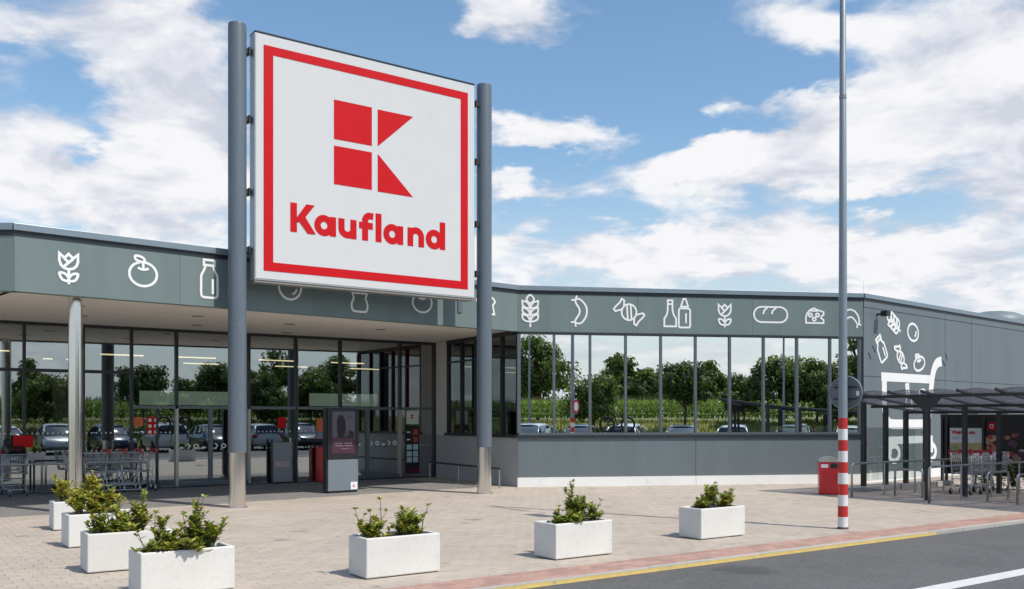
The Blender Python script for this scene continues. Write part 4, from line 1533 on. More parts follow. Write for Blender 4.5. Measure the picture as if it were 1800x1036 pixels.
# ================================================================== RED LITTER BIN
FBn = Frame((7.15, 21.67, 0), (0.975, -0.22, 0), (-0.22, -0.975, 0))
bo = FBn.p(0.23, -0.2)
lb = empty('litter_bin', bo, 'red litter bin with rounded metal lid beside the striped post', 'bin')
mb = MB()
FBn.box(mb, 0.0, 0.47, -0.38, 0.0, 0.02, 0.76)
mb.build('body', M_binred, lb, bevel=0.012)
mb = MB()
prf = [(-0.008, 0.762), (0.478, 0.762), (0.478, 0.80), (0.42, 0.845), (0.33, 0.875), (0.235, 0.885), (0.14, 0.875), (0.05, 0.845), (-0.008, 0.80)]
mb.prism([FBn.p(a, 0.008, z) for a, z in prf], -FBn.n * 0.396)
mb.build('lid', mat('bin_lid', (0.50, 0.47, 0.42), 0.35, metal=0.7, var=0.1), lb)
mb = MB()
FBn.box(mb, 0.25, 0.40, 0.0, 0.006, 0.62, 0.73)
mb.build('slot', M_black, lb)
mb = MB()
FBn.box(mb, 0.04, 0.20, 0.0, 0.005, 0.63, 0.71)
mb.build('sticker', M_white, lb)
mb = MB()
FBn.box(mb, 0.46, 0.478, -0.30, -0.08, 0.62, 0.73)
mb.build('side_slot', M_black, lb)

# ================================================================== TUBE RAILS
def hoop_pts(p0, p1, h, r=0.09, seg=4, z0=0.0):
    p0, p1 = V3(p0), V3(p1)
    d = (p1 - p0).normalized()
    up = Vector((0, 0, 1))
    pts = [p0 + up * z0, p0 + up * (h - r)]
    for k in range(1, seg + 1):
        a = R(90 * k / seg)
        pts.append(p0 + up * (h - r + r * math.sin(a)) + d * (r - r * math.cos(a)))
    for k in range(0, seg + 1):
        a = R(90 * k / seg)
        pts.append(p1 + up * (h - r + r * math.cos(a)) - d * (r - r * math.sin(a)))
    pts.append(p1 + up * z0)
    return pts


def hoop(name, p0, p1, h, r, label, cat, group=None, tr=0.024, material=None):
    c = (V3(p0) + V3(p1)) / 2
    t_ = empty(name, c, label, cat, group)
    mb = MB()
    mb.tube(hoop_pts(p0, p1, h, r, z0=0.006), tr, 10)
    mb.build('tube', material or M_tube, t_, smooth=True)
    for q in (p0, p1):
        mb = MB()
        mb.lathe([(0.055, 0.0), (0.055, 0.006), (0.045, 0.008)], 14, V3(q))
        mb.build('foot_plate', material or M_tube, t_)
    return t_


# low rail along the return wall
rail = empty('guard_rail', FR.p(2.4, 0.9), 'low dark topped guard rail in front of the grey wall behind the right pylon', 'rail')
ra, rb_ = Vector((-2.42, 27.2, 0)), Vector((-0.30, 23.55, 0))
mb = MB()
mb.tube([ra + Vector((0, 0, 0.50)), rb_ + Vector((0, 0, 0.50))], 0.026, 10)
mb.build('top_rail', M_dark, rail, smooth='auto')
for t in (0.01, 0.45, 0.99):
    q = ra.lerp(rb_, t)
    mb = MB()
    mb.cyl(q, q + Vector((0, 0, 0.475)), 0.02, n=10)
    mb.build('upright', M_tube, rail)

# ================================================================== SHOPPING TROLLEYS
M_wire = mat('trolley_wire', (0.60, 0.61, 0.63), 0.35, metal=0.5, var=0.1)
M_grip = mat('trolley_grip_red', (0.42, 0.03, 0.035), 0.5)


def make_trolley():
    """Local: x forwards, origin on the ground under the middle."""
    r = empty('shopping_trolley', (0, 0, 0), 'x', 'trolley')
    # chassis
    mb = MB()
    for s in (-1, 1):
        y = 0.24 * s
        mb.tube([(-0.42, y, 0.98), (-0.36, y, 0.50), (-0.34, y, 0.36), (-0.30, y, 0.24), (-0.1, y * 0.95, 0.18), (0.42, y * 0.72, 0.16), (0.50, y * 0.68, 0.13)], 0.011, 7)
        mb.tube([(-0.36, y, 0.45), (-0.40, y, 0.2), (-0.42, y, 0.13)], 0.011, 7)
        mb.tube([(-0.35, y, 0.46), (0.15, y * 0.9, 0.50), (0.45, y * 0.8, 0.56)], 0.009, 6)
    mb.tube([(-0.34, -0.24, 0.36), (-0.34, 0.24, 0.36)], 0.009, 6)
    mb.tube([(0.42, -0.17, 0.16), (0.42, 0.17, 0.16)], 0.009, 6)
    mb.tube([(-0.28, -0.24, 0.22), (-0.28, 0.24, 0.22)], 0.009, 6)
    for k in range(5):
        y = -0.15 + 0.075 * k
        mb.tube([(-0.28, y * 1.2, 0.22), (0.42, y, 0.165)], 0.004, 4)
    mb.build('chassis', M_wire, r, smooth=True)
    # wire basket: tapering to the front
    mb = MB()

    def sec(x, z):        # half width of the basket at x and height z
        f = (x + 0.40) / 0.92
        return 0.265 - 0.06 * f - 0.035 * (1 - (z - 0.50) / 0.45)
    for z, xb, xf, rr in ((0.94, -0.40, 0.52, 0.008), (0.80, -0.385, 0.50, 0.004), (0.68, -0.375, 0.475, 0.004), (0.58, -0.365, 0.455, 0.004), (0.50, -0.36, 0.43, 0.006)):
        mb.tube([(xb, -sec(xb, z), z), (xf, -sec(xf, z), z + 0.02), (xf, sec(xf, z), z + 0.02), (xb, sec(xb, z), z)], rr, 5, closed=True)
    for s in (-1, 1):
        for k in range(12):
            f = k / 11
            xt, xl = -0.39 + 0.90 * f, -0.355 + 0.785 * f
            mb.tube([(xt, s * sec(xt, 0.94), 0.94), (xl, s * sec(xl, 0.50), 0.50)], 0.0035, 4)
    for k in range(8):
        y = -0.17 + 0.34 * k / 7
        mb.tube([(-0.36, y * 1.2, 0.50), (0.43, y, 0.52), (0.52, y * 1.1, 0.95)], 0.0035, 4)
    bk = mb.build('basket', M_wire, r, smooth=True)
    mb = MB()
    for k in range(6):
        y = -0.2 + 0.08 * k
        mb.tube([(-0.40, y, 0.92), (-0.24, y, 0.66), (-0.36, y, 0.60)], 0.0035, 4)
    mb.tube([(-0.40, -0.22, 0.92), (-0.40, 0.22, 0.92)], 0.006, 5)
    mb.build('child_seat_flap', M_wire, bk, smooth=True)
    mb = MB()
    mb.tube([(-0.45, -0.255, 1.0), (-0.45, 0.255, 1.0)], 0.02, 10)
    mb.build('handle', M_grip, r, smooth='auto')
    for s in (-1, 1):
        mb = MB()
        mb.obox((-0.47, s * 0.255 - 0.02, 0.93), (0.07, 0, 0), (0, 0.04, 0), (0, 0, 0.11))
        mb.build('handle_end', M_grip, r, bevel=0.008)
    for x, s, h in ((-0.42, 1, 0.24), (-0.42, -1, 0.24), (0.50, 1, 0.17), (0.50, -1, 0.17)):
        mb = MB()
        mb.cyl((x, s * h - 0.014, 0.062), (x, s * h + 0.014, 0.062), 0.06, n=14)
        w = mb.build('wheel', M_rubber, r)
        mb = MB()
        mb.obox((x - 0.02, s * h - 0.022, 0.06), (0.04, 0, 0), (0, 0.005, 0), (0, 0, 0.08))
        mb.obox((x - 0.02, s * h + 0.017, 0.06), (0.04, 0, 0), (0, 0.005, 0), (0, 0, 0.08))
        mb.build('fork', M_wire, w)
    return r


trolley = make_trolley()
gx_yaw = math.atan2(GX.y, GX.x)
used = False


def put_trolley(loc, yaw, label, group):
    global used
    o = copy_tree(trolley) if used else trolley
    used = True
    place(o, loc, yaw, label)
    o['group'] = group
    return o


# nested trolleys behind the hoop left of the doors (handles towards the doors)
RK0 = Vector((-10.15, 22.02, 0))
order = ['first', 'second', 'third', 'fourth', 'fifth', 'sixth']
for k in range(4):
    put_trolley(RK0 + GX * (1.20 - 0.36 * k) + FE.n * -0.12, gx_yaw + math.pi, 'nested wire shopping trolley by the entrance glazing, %s from the doors' % order[k], 'trolleys nested beside the entrance doors')
hoop('trolley_rail', RK0 + GX * 0.02 + FE.n * 0.22, RK0 + GX * 1.42 + FE.n * 0.22, 0.73, 0.06, 'round cornered tube rail in front of the nested trolleys left of the doors', 'rail', 'tube rails of the trolley bay at the entrance')
mb = MB()
t_ = hoop('trolley_rail', RK0 + GX * 0.02 + FE.n * -0.48, RK0 + GX * 1.42 + FE.n * -0.48, 0.73, 0.06, 'round cornered tube rail behind the nested trolleys left of the doors', 'rail', 'tube rails of the trolley bay at the entrance')
for o in [x for x in COL.objects if x.name.startswith('trolley_rail')]:
    bsgn = 0.22 if o['label'].startswith('round cornered tube rail in front') else -0.48
    mb = MB()
    mb.tube([RK0 + GX * 0.02 + FE.n * bsgn + Vector((0, 0, 0.06)), RK0 + GX * 1.42 + FE.n * bsgn + Vector((0, 0, 0.06))], 0.02, 8)
    mb.build('floor_bar', M_tube, o, smooth='auto')
hoop('trolley_rail', RK0 + GX * -0.82 + FE.n * 0.22, RK0 + GX * -0.1 + FE.n * 0.22, 0.73, 0.05, 'short tube rail just left of the steel column', 'rail', 'tube rails of the trolley bay at the entrance')
hoop('trolley_rail', RK0 + GX * -1.85 + FE.n * 0.22, RK0 + GX * -0.9 + FE.n * 0.22, 0.73, 0.05, 'tube rail in front of the trolley with the black seat', 'rail', 'tube rails of the trolley bay at the entrance')
# trolley with a baby seat and red board
bt = copy_tree(trolley)
place(bt, RK0 + GX * -1.38 + FE.n * -0.25, gx_yaw - math.pi / 2, 'shopping trolley with black baby seat and red board at the far left')
bt['group'] = 'trolleys nested beside the entrance doors'
mb = MB()
mb.hexa([(-0.32, -0.20, 0.92), (0.16, -0.20, 0.92), (0.16, 0.20, 0.92), (-0.32, 0.20, 0.92), (-0.40, -0.22, 1.16), (0.34, -0.18, 1.04), (0.34, 0.18, 1.04), (-0.40, 0.22, 1.16)])
mb.hexa([(-0.42, -0.22, 1.0), (-0.30, -0.22, 0.96), (-0.30, 0.22, 0.96), (-0.42, 0.22, 1.0), (-0.50, -0.19, 1.30), (-0.42, -0.2, 1.30), (-0.42, 0.2, 1.30), (-0.50, 0.19, 1.30)])
sb = mb.build('baby_seat', M_black, None, bevel=0.03)
sb.parent = bt
mb = MB()
mb.box(-0.30, -0.27, -0.02, 0.40, 1.10, 1.38)
rb = mb.build('red_board', M_red, None, bevel=0.01)
rb.parent = bt

# ================================================================== TROLLEY SHELTER AND ITS RAILS
T1 = Vector((8.97, 20.10, 0))


def SH(u, v, z=0.0):
    return T1 + U * u + NP * v + Vector((0, 0, z))


def shbox(mb, u0, u1, v0, v1, z0, z1):
    return mb.obox(SH(u0, v0, z0), U * (u1 - u0), NP * (v1 - v0), (0, 0, z1 - z0))


def roof_z(u):
    return 2.30 - 0.150 * u + 0.013 * u * u


shel = empty('trolley_shelter', T1, 'black steel trolley shelter with smoky roof panels in front of the painted trolley', 'shelter')
VEND = 6.2
mb = MB()
shbox(mb, -0.04, 0.04, -2.35, VEND, 2.23, 2.298)
mb.build('front_beam', M_dark, shel)
for u in (1.5, 3.0, 4.6):
    mb = MB()
    shbox(mb, u - 0.035, u + 0.035, -2.35, VEND, roof_z(u) - 0.075, roof_z(u) - 0.01)
    mb.build('purlin', M_dark, shel)
rv = [-2.35, -1.55, -0.78, 0.0, 0.8, 1.6, 2.4, 3.2, 4.0, 4.8, 5.6, 6.2]
M_poly = bpy.data.materials.new('smoky_polycarbonate')
M_poly.use_nodes = True
_n, _l = M_poly.node_tree.nodes, M_poly.node_tree.links
_b = _n['Principled BSDF']
_b.inputs['Base Color'].default_value = (0.09, 0.087, 0.105, 1)
_b.inputs['Roughness'].default_value = 0.25
_t = _n.new('ShaderNodeBsdfTransparent')
_t.inputs['Color'].default_value = (0.50, 0.50, 0.56, 1)
_tl = _n.new('ShaderNodeBsdfTranslucent')
_tl.inputs['Color'].default_value = (0.13, 0.125, 0.155, 1)
_m0 = _n.new('ShaderNodeMixShader')
_m0.inputs[0].default_value = 0.5
_l.new(_b.outputs[0], _m0.inputs[1])
_l.new(_tl.outputs[0], _m0.inputs[2])
_m = _n.new('ShaderNodeMixShader')
_m.inputs[0].default_value = 0.55
_l.new(_m0.outputs[0], _m.inputs[1])
_l.new(_t.outputs[0], _m.inputs[2])
_l.new(_m.outputs[0], _n['Material Output'].inputs['Surface'])
us = [-0.25, 0.0, 0.75, 1.5, 2.25, 3.0, 3.8, 4.6, 4.9]
for i, v in enumerate(rv):
    mb = MB()
    for k in range(len(us) - 1):
        a, b = us[k], us[k + 1]
        za, zb = roof_z(a), roof_z(b)
        mb.hexa([SH(a, v - 0.025, za + 0.002), SH(b, v - 0.025, zb + 0.002), SH(b, v + 0.025, zb + 0.002), SH(a, v + 0.025, za + 0.002),
                 SH(a, v - 0.025, za + 0.055), SH(b, v - 0.025, zb + 0.055), SH(b, v + 0.025, zb + 0.055), SH(a, v + 0.025, za + 0.055)])
    mb.build('rafter', M_dark, shel)
    if i < len(rv) - 1:
        for k in range(len(us) - 1):
            if k not in (0, 1, 3, 5):
                continue
            mb = MB()
            ks = {0: (0,), 1: (1, 2), 3: (3, 4), 5: (5, 6)}[k]
            for kk in ks:
                a, b = us[kk], us[kk + 1]
                # panels arched across the bay
                nseg = 6
                vs, fs = [], []
                for uu in (a + 0.01, b - 0.01):
                    for s in range(nseg + 1):
                        f = s / nseg
                        vs.append(SH(uu, v + 0.027 + (rv[i + 1] - v - 0.054) * f, roof_z(uu) + 0.02 + 0.05 * math.sin(math.pi * f)))
                for s in range(nseg):
                    fs.append((s, s + 1, nseg + 2 + s, nseg + 1 + s))
                mb.add(vs, fs)
            mb.build('roof_panel', M_poly, shel, smooth=True)
for v in (0.0, 2.4, 4.8):
    for u in (0.0, 1.5, 3.0):
        mb = MB()
        zt = 2.228 if u == 0 else roof_z(u) - 0.077
        shbox(mb, u - 0.045, u + 0.045, v - 0.045, v + 0.045, 0.02, zt)
        mb.build('post', M_dark, shel)
        mb = MB()
        shbox(mb, u - 0.07, u + 0.07, v - 0.07, v + 0.07, 0.0, 0.02)
        mb.build('post_foot', M_tube, shel)
    mb = MB()
    mb.prism([SH(-0.05, v - 0.36, 2.228), SH(-0.05, v + 0.36, 2.228), SH(-0.05, v + 0.32, 2.18), SH(-0.05, v + 0.05, 1.92), SH(-0.05, v - 0.05, 1.92), SH(-0.05, v - 0.32, 2.18)], U * -0.012)
    mb.build('gusset_plate', M_dark, shel)
# end screen: posts on a low kerb with glass between
mb = MB()
shbox(mb, 0.2, 4.9, -2.55, -2.2, -0.05, 0.12)
mb.build('screen_kerb', M_kerb, shel)
eu = (1.2, 2.12, 3.0, 3.9)
for u in eu:
    mb = MB()
    shbox(mb, u - 0.05, u + 0.05, -2.42, -2.32, 0.12, roof_z(u) - 0.0)
    mb.build('post', M_dark, shel)
for k in range(3):
    mb = MB()
    shbox(mb, eu[k] + 0.06, eu[k + 1] - 0.06, -2.375, -2.365, 0.25, 1.55)
    mb.build('screen_pane', M_screen_glass, shel)
# back wall with poster frames
UB = 4.95
mb = MB()
shbox(mb, UB, UB + 0.06, -2.5, VEND, 0.30, 1.86)
mb.build('back_panel', M_black, shel)
FPB = Frame(SH(UB, 0), NP, -U)
for v in (-2.5, -2.38, -1.38, -0.3, 0.9, 2.2, 3.6, 5.0):
    mb = MB()
    shbox(mb, UB - 0.06, UB - 0.002, v - 0.03, v + 0.03, 0.0, 1.86)
    mb.build('poster_frame', M_dark, shel)

M_print = {}


def pr_mat(name, c, rough=0.35):
    return mat('print_' + name, c, rough, var=0.12, vscale=8)


# poster one: white upper part with lettering, food picture below
p1 = empty('welcome_poster', FPB.p(-1.87, 0.01, 1.1), 'white poster with red lettering above a food picture inside the shelter', 'poster')
mb = MB()
plate(mb, FPB, [(-2.30, 0.62), (-1.44, 0.62), (-1.44, 1.52), (-2.30, 1.52)], 0.012)
mb.build('sheet', pr_mat('white', (0.72, 0.74, 0.78)), p1)
rq = random.Random(9)
mb = MB()
plate(mb, FPB, [(-2.30, 0.62), (-1.44, 0.62), (-1.44, 1.14), (-2.30, 1.12)], 0.015)
mb.build('picture', pr_mat('straw', (0.55, 0.42, 0.20)), p1)
for k in range(26):
    a, z = rq.uniform(-2.22, -1.52), rq.uniform(0.66, 1.0)
    r0 = rq.uniform(0.035, 0.09)
    mb = MB()
    plate(mb, FPB, [(a + r0 * math.cos(j * 0.9 + k) * rq.uniform(0.7, 1.2), z + r0 * 0.8 * math.sin(j * 0.9 + k)) for j in range(7)], 0.0165 + 0.0006 * k)
    c = rq.choice(((0.60, 0.52, 0.36), (0.35, 0.42, 0.30), (0.45, 0.08, 0.06), (0.66, 0.62, 0.55), (0.5, 0.2, 0.1), (0.25, 0.33, 0.2)))
    mb.build('picture_piece', pr_mat('p%d' % (k % 6), c), p1)


def text(name, s, fr, a, z, size, material, parent, b=0.02):
    cu = bpy.data.curves.new(name, 'FONT')
    cu.body = s
    cu.size = size
    cu.align_x = 'LEFT'
    cu.offset = 0.004
    cu.resolution_u = 3
    ob = bpy.data.objects.new(name, cu)
    me = bpy.data.meshes.new_from_object(ob)
    bpy.data.objects.remove(ob)
    mb = MB()
    mb.add([fr.p(a + v.co.x, b, z + v.co.y) for v in me.vertices], [tuple(p.vertices) for p in me.polygons])
    return mb.build(name, material, parent)


text('lettering', 'Vítejte u nás.', FPB, -2.25, 1.37, 0.125, M_red, p1, 0.02)
for z, w in ((1.27, 0.22), (1.22, 0.20)):
    mb = MB()
    plate(mb, FPB, [(-2.24, z), (-2.24 + w, z), (-2.24 + w, z + 0.018), (-2.24, z + 0.018)], 0.018)
    mb.build('small_print', pr_mat('blue_grey', (0.35, 0.40, 0.50)), p1)
# poster two: red heart mark on black over a picture of produce
p2 = empty('produce_poster', FPB.p(-0.85, 0.01, 1.1), 'tall dark poster with red square mark and reddish produce pictures', 'poster')
mb = MB()
plate(mb, FPB, [(-1.34, 0.55), (-0.34, 0.55), (-0.34, 1.76), (-1.34, 1.76)], 0.012)
mb.build('sheet', M_black, p2)
mb = MB()
plate(mb, FPB, [(-1.28, 1.47), (-1.08, 1.47), (-1.08, 1.67), (-1.28, 1.67)], 0.015)
mk = mb.build('red_mark', M_red, p2)
mb = MB()
stroke(mb, FPB, smooth_line([(-1.18, 1.52), (-1.23, 1.58), (-1.205, 1.62), (-1.18, 1.60), (-1.155, 1.62), (-1.13, 1.58)], True), 0.014, True, 0.018)
mb.build('mark_outline', M_white, mk)
for k in range(34):
    left = k < 14
    a = rq.uniform(-1.30, -1.08) if left else rq.uniform(-1.0, -0.40)
    z = rq.uniform(0.62, 1.32) if left else rq.uniform(0.6, 1.68)
    r0 = rq.uniform(0.05, 0.12)
    mb = MB()
    plate(mb, FPB, [(min(max(a + r0 * math.cos(j * 0.9 + k) * rq.uniform(0.7, 1.2), -1.33), -0.35), z + r0 * 0.8 * math.sin(j * 0.9 + k)) for j in range(7)], 0.0165 + 0.0006 * k)
    c = ((0.50, 0.18, 0.11), (0.42, 0.05, 0.04), (0.30, 0.10, 0.08), (0.55, 0.36, 0.26))[k % 4] if left else ((0.10, 0.04, 0.10), (0.55, 0.53, 0.52), (0.40, 0.05, 0.05), (0.03, 0.02, 0.03), (0.35, 0.22, 0.15), (0.06, 0.03, 0.06))[k % 6]
    mb.build('picture_piece', pr_mat('q%s%d' % ('l' if left else 'r', k % 6), c), p2)
p3 = empty('shelter_poster', FPB.p(0.3, 0.01, 1.1), 'dark reddish poster at the right edge inside the shelter', 'poster')
mb = MB()
plate(mb, FPB, [(-0.24, 0.55), (0.84, 0.55), (0.84, 1.74), (-0.24, 1.74)], 0.012)
mb.build('sheet', pr_mat('maroon', (0.16, 0.03, 0.03)), p3)

# trolleys parked in the shelter lane
yu = math.atan2(U.y, U.x)
for k, (u, v, lab) in enumerate(((2.55, -0.45, 'wire trolley at the near end of the shelter lane'), (3.0, -0.45, 'second wire trolley nested in the shelter lane'), (3.45, -0.45, 'innermost wire trolley in the shelter lane'))):
    put_trolley(SH(u, v), yu, lab, 'trolleys parked in the shelter')


# handrails of the lane
def lane_rail(v, u0, u1, label):
    t_ = empty('lane_rail', SH((u0 + u1) / 2, v), label, 'rail', 'handrails of the trolley shelter lane')
    mb = MB()
    mb.tube(hoop_pts(SH(u0, v), SH(u1, v), 0.76, 0.08, z0=0.006), 0.024, 10)
    mb.build('tube', M_tube, t_, smooth=True)
    k = u0 + 1.25
    while k < u1 - 0.4:
        mb = MB()
        mb.cyl(SH(k, v), SH(k, v, 0.74), 0.02, n=10)
        mb.build('upright', M_tube, t_, smooth='auto')
        k += 1.25


lane_rail(-1.42, -0.65, 4.6, 'long tube handrail on the left side of the shelter lane')
lane_rail(0.36, -0.55, 4.6, 'long tube handrail on the right side of the shelter lane')
hoop('bike_stand', (8.78, 21.35, 0), (9.17, 20.80, 0), 0.62, 0.07, 'steel tube hoop left of the first shelter post', 'bike stand', 'steel hoops set in the paving by the shelter')
hoop('bike_stand', (10.17, 19.91, 0), (10.88, 20.41, 0), 0.62, 0.08, 'steel tube hoop right of the first shelter post', 'bike stand', 'steel hoops set in the paving by the shelter')
hoop('bike_stand', (10.38, 19.13, 0), (11.09, 19.63, 0), 0.62, 0.08, 'steel tube hoop cut by the right edge of the photo', 'bike stand', 'steel hoops set in the paving by the shelter')

# low hedge plant at the back of the shelter
hp = empty('hedge_plant', SH(4.55, -0.75), 'low dark green bush at the back of the trolley shelter', 'shrub')
rr = random.Random(77)
lf = MB()
st = MB()
for k in range(26):
    b0 = SH(4.55 + rr.uniform(-0.15, 0.15), -0.75 + rr.uniform(-0.7, 0.7), 0.0)
    e_ = b0 + Vector((rr.uniform(-.15, .15), rr.uniform(-.15, .15), rr.uniform(0.35, 0.66)))
    st.tube([b0, e_], 0.006, 5)
    for i in range(42):
        pt = b0.lerp(e_, rr.uniform(0.15, 1))
        a = rr.uniform(0, 6.28)
        leaf(lf, pt, Vector((math.cos(a), math.sin(a), rr.uniform(-0.1, 0.8))), Vector((0, 0, 1)), 0.08, 0.045)
tag(lf.build('leaves', mat('hedge_leaf', (0.05, 0.11, 0.03), 0.5, island=0.4), hp), kind='stuff')
st.build('stems', M_stem, hp)

# ================================================================== POSTERS AND STANDS BEHIND THE ENTRANCE GLASS
def sheet(name, fr, a0, a1, z0, z1, b, material, label, cat='poster', group=None):
    c = fr.p((a0 + a1) / 2, b, z0)
    t_ = empty(name, c, label, cat, group)
    mb = MB()
    fr.box(mb, a0, a1, b - 0.008, b, z0, z1)
    mb.build('sheet', material, t_)
    return t_


t_ = sheet('door_notice', FE, 9.66, 9.92, 1.36, 1.82, -0.02, M_red, 'red notice with six white signs on the glass right of the trolleys')
for i in range(3):
    for j in range(2):
        mb = MB()
        a, z = 9.72 + 0.14 * j, 1.43 + 0.15 * i
        stroke(mb, FE, arc(a, z, 0.028, 0.03, 0, 330, 9), 0.03, True, -0.015)
        mb.build('prohibition_sign', M_white, t_)
M_orange = mat('orange_print', (0.62, 0.13, 0.02), 0.4, var=0.1)
sheet('orange_poster', FE, 9.33, 9.56, 1.58, 1.80, -0.02, M_orange, 'small orange poster on the glass above the nested trolleys')
sheet('red_poster', FE, 13.06, 13.30, 1.50, 1.80, -0.02, M_red, 'small red poster on the glass left of the kiosk')
t_ = sheet('face_poster', FE, 14.18, 14.38, 1.20, 1.78, -0.02, M_orange, 'narrow orange poster on the glass close to the left edge of the kiosk')
mb = MB()
plate(mb, FE, [(14.21, 1.22), (14.35, 1.22), (14.36, 1.42), (14.2, 1.40)], -0.015)
mb.build('picture', pr_mat('denim', (0.10, 0.25, 0.42)), t_)
st_ = empty('red_stand', FE.p(14.22, 0.2), 'tall narrow red stand against the entrance glass beside the kiosk', 'stand')
mb = MB()
FE.box(mb, 14.12, 14.34, 0.08, 0.32, 0.01, 0.98)
mb.build('body', M_binred, st_, bevel=0.01)
mb = MB()
FE.box(mb, 14.15, 14.31, 0.11, 0.29, 0.98, 1.03)
mb.build('cap', M_black, st_)
# folding board with a pale sheet
ab = empty('folding_board', FE.p(13.1, 0.15), 'pale notice board standing against the glass left of the kiosk', 'notice board')
mb = MB()
FE.box(mb, 12.86, 13.42, 0.11, 0.14, 0.05, 1.12)
mb.build('sheet', pr_mat('pale', (0.24, 0.255, 0.27)), ab)
for a in (12.83, 13.42):
    mb = MB()
    FE.box(mb, a - 0.002, a + 0.028, 0.08, 0.16, 0.002, 1.2)
    mb.build('leg', M_dark, ab)
mb = MB()
plate(mb, FE, [(12.92, 0.45), (13.34, 0.45), (13.34, 0.60), (12.92, 0.62)], 0.146)
mb.build('print_band', pr_mat('pale_rose', (0.45, 0.34, 0.34)), ab)
# notice column right of the right-hand doors
t_ = sheet('opening_notice', FE, 17.02, 17.42, 1.60, 2.0, -0.03, pr_mat('cream', (0.66, 0.68, 0.62)), 'white square sticker with red K mark on the glass beside the doors', 'sticker')
mb = MB()
ca, cz, s = 17.22, 1.83, 0.055
for pts in ([(ca - s, cz), (ca - 0.004, cz), (ca - 0.004, cz + s), (ca - s, cz + s)], [(ca - s, cz - s - 0.008), (ca - 0.004, cz - s - 0.008), (ca - 0.004, cz - 0.008), (ca - s, cz - 0.008)],
            [(ca + 0.004, cz), (ca + s, cz + s), (ca + 0.004, cz + s)], [(ca + 0.004, cz - s - 0.008), (ca + s, cz - s - 0.008), (ca + 0.004, cz - 0.008)]):
    plate(mb, FE, pts, -0.026)
mb.build('red_mark', M_red, t_)
nb = empty('notice_column', FE.p(17.22, -0.03), 'black column of red and pale blue stickers under the white square sticker', 'sticker')
mb = MB()
FE.box(mb, 16.98, 17.46, -0.044, -0.036, 0.12, 1.56)
mb.build('backing', M_black, nb)
cols = [(0.45, 0.06, 0.06), (0.45, 0.07, 0.06), (0.45, 0.62, 0.66), (0.42, 0.58, 0.62), (0.5, 0.55, 0.58)]
for i, z in enumerate((1.28, 1.06, 0.84, 0.64, 0.46)):
    for j in range(2):
        if i < 2 and j == 0:
            a0, a1, zz = 17.03, 17.15, z + 0.06
            mm = M_white
            h = 0.04
        else:
            a0, a1, zz, h = (17.03, 17.20, z, 0.15) if j == 0 else (17.24, 17.41, z, 0.16)
            mm = pr_mat('n%d' % i, cols[i])
        mb = MB()
        plate(mb, FE, [(a0, zz), (a1, zz), (a1, zz + h), (a0, zz + h)], -0.032)
        mb.build('notice_tile', mm, nb)
mb = MB()
for a in (17.04, 17.18, 17.32):
    plate(mb, FE, [(a, 0.18), (a + 0.09, 0.18), (a + 0.07, 0.27)], -0.032)
mb.build('warning_mark', M_red, nb)

# ================================================================== ACROSS THE ROAD: PARKED CARS (mirrored in the glazing)
M_cglass = mat('car_glass', (0.02, 0.024, 0.026), 0.05, spec=0.8, coat=0.5)
M_tyre = mat('tyre', (0.018, 0.018, 0.018), 0.8)
M_rim = mat('rim', (0.42, 0.42, 0.43), 0.3, metal=0.9)
M_head = mat('headlamp', (0.7, 0.72, 0.75), 0.12, spec=0.8)
M_tail = mat('tail_lamp', (0.35, 0.01, 0.01), 0.15)


def car_paint(name, c):
    return mat('paint_' + name, c, 0.3, metal=0.25, coat=0.8, var=0.02)


# stations along the car: x, lower z, shoulder z, half width
BODY = {
    'hatch': ([(-1.98, 0.42, 0.78, 0.66), (-1.9, 0.28, 0.92, 0.78), (-1.5, 0.22, 0.96, 0.86), (-0.6, 0.2, 0.93, 0.88), (0.4, 0.2, 0.92, 0.88), (1.0, 0.2, 0.90, 0.87), (1.6, 0.24, 0.80, 0.82), (1.95, 0.32, 0.66, 0.70), (2.03, 0.42, 0.56, 0.58)],
              [(-1.88, 0.90, 0.93, 0.66), (-1.55, 0.94, 1.38, 0.60), (-1.0, 0.93, 1.47, 0.61), (-0.1, 0.92, 1.48, 0.62), (0.35, 0.92, 1.40, 0.60), (1.08, 0.88, 0.91, 0.66)], (-1.25, 1.27)),
    'sedan': ([(-2.25, 0.44, 0.80, 0.66), (-2.18, 0.3, 0.92, 0.78), (-1.6, 0.22, 0.96, 0.88), (-0.6, 0.2, 0.93, 0.90), (0.5, 0.2, 0.92, 0.90), (1.1, 0.2, 0.89, 0.89), (1.8, 0.24, 0.80, 0.84), (2.2, 0.32, 0.66, 0.72), (2.3, 0.42, 0.56, 0.6)],
              [(-1.75, 0.93, 0.96, 0.66), (-1.1, 0.94, 1.34, 0.60), (-0.7, 0.93, 1.43, 0.61), (0.0, 0.92, 1.45, 0.62), (0.4, 0.92, 1.38, 0.60), (1.2, 0.88, 0.90, 0.68)], (-1.4, 1.42)),
    'estate': ([(-2.25, 0.44, 0.82, 0.68), (-2.18, 0.3, 0.95, 0.80), (-1.6, 0.22, 0.98, 0.88), (-0.6, 0.2, 0.96, 0.90), (0.5, 0.2, 0.95, 0.90), (1.1, 0.2, 0.92, 0.89), (1.8, 0.24, 0.83, 0.84), (2.2, 0.32, 0.68, 0.72), (2.3, 0.42, 0.58, 0.6)],
               [(-2.15, 0.93, 0.97, 0.70), (-1.9, 0.96, 1.42, 0.63), (-1.0, 0.95, 1.53, 0.64), (-0.1, 0.95, 1.54, 0.64), (0.4, 0.94, 1.45, 0.62), (1.2, 0.9, 0.93, 0.68)], (-1.4, 1.42)),
}


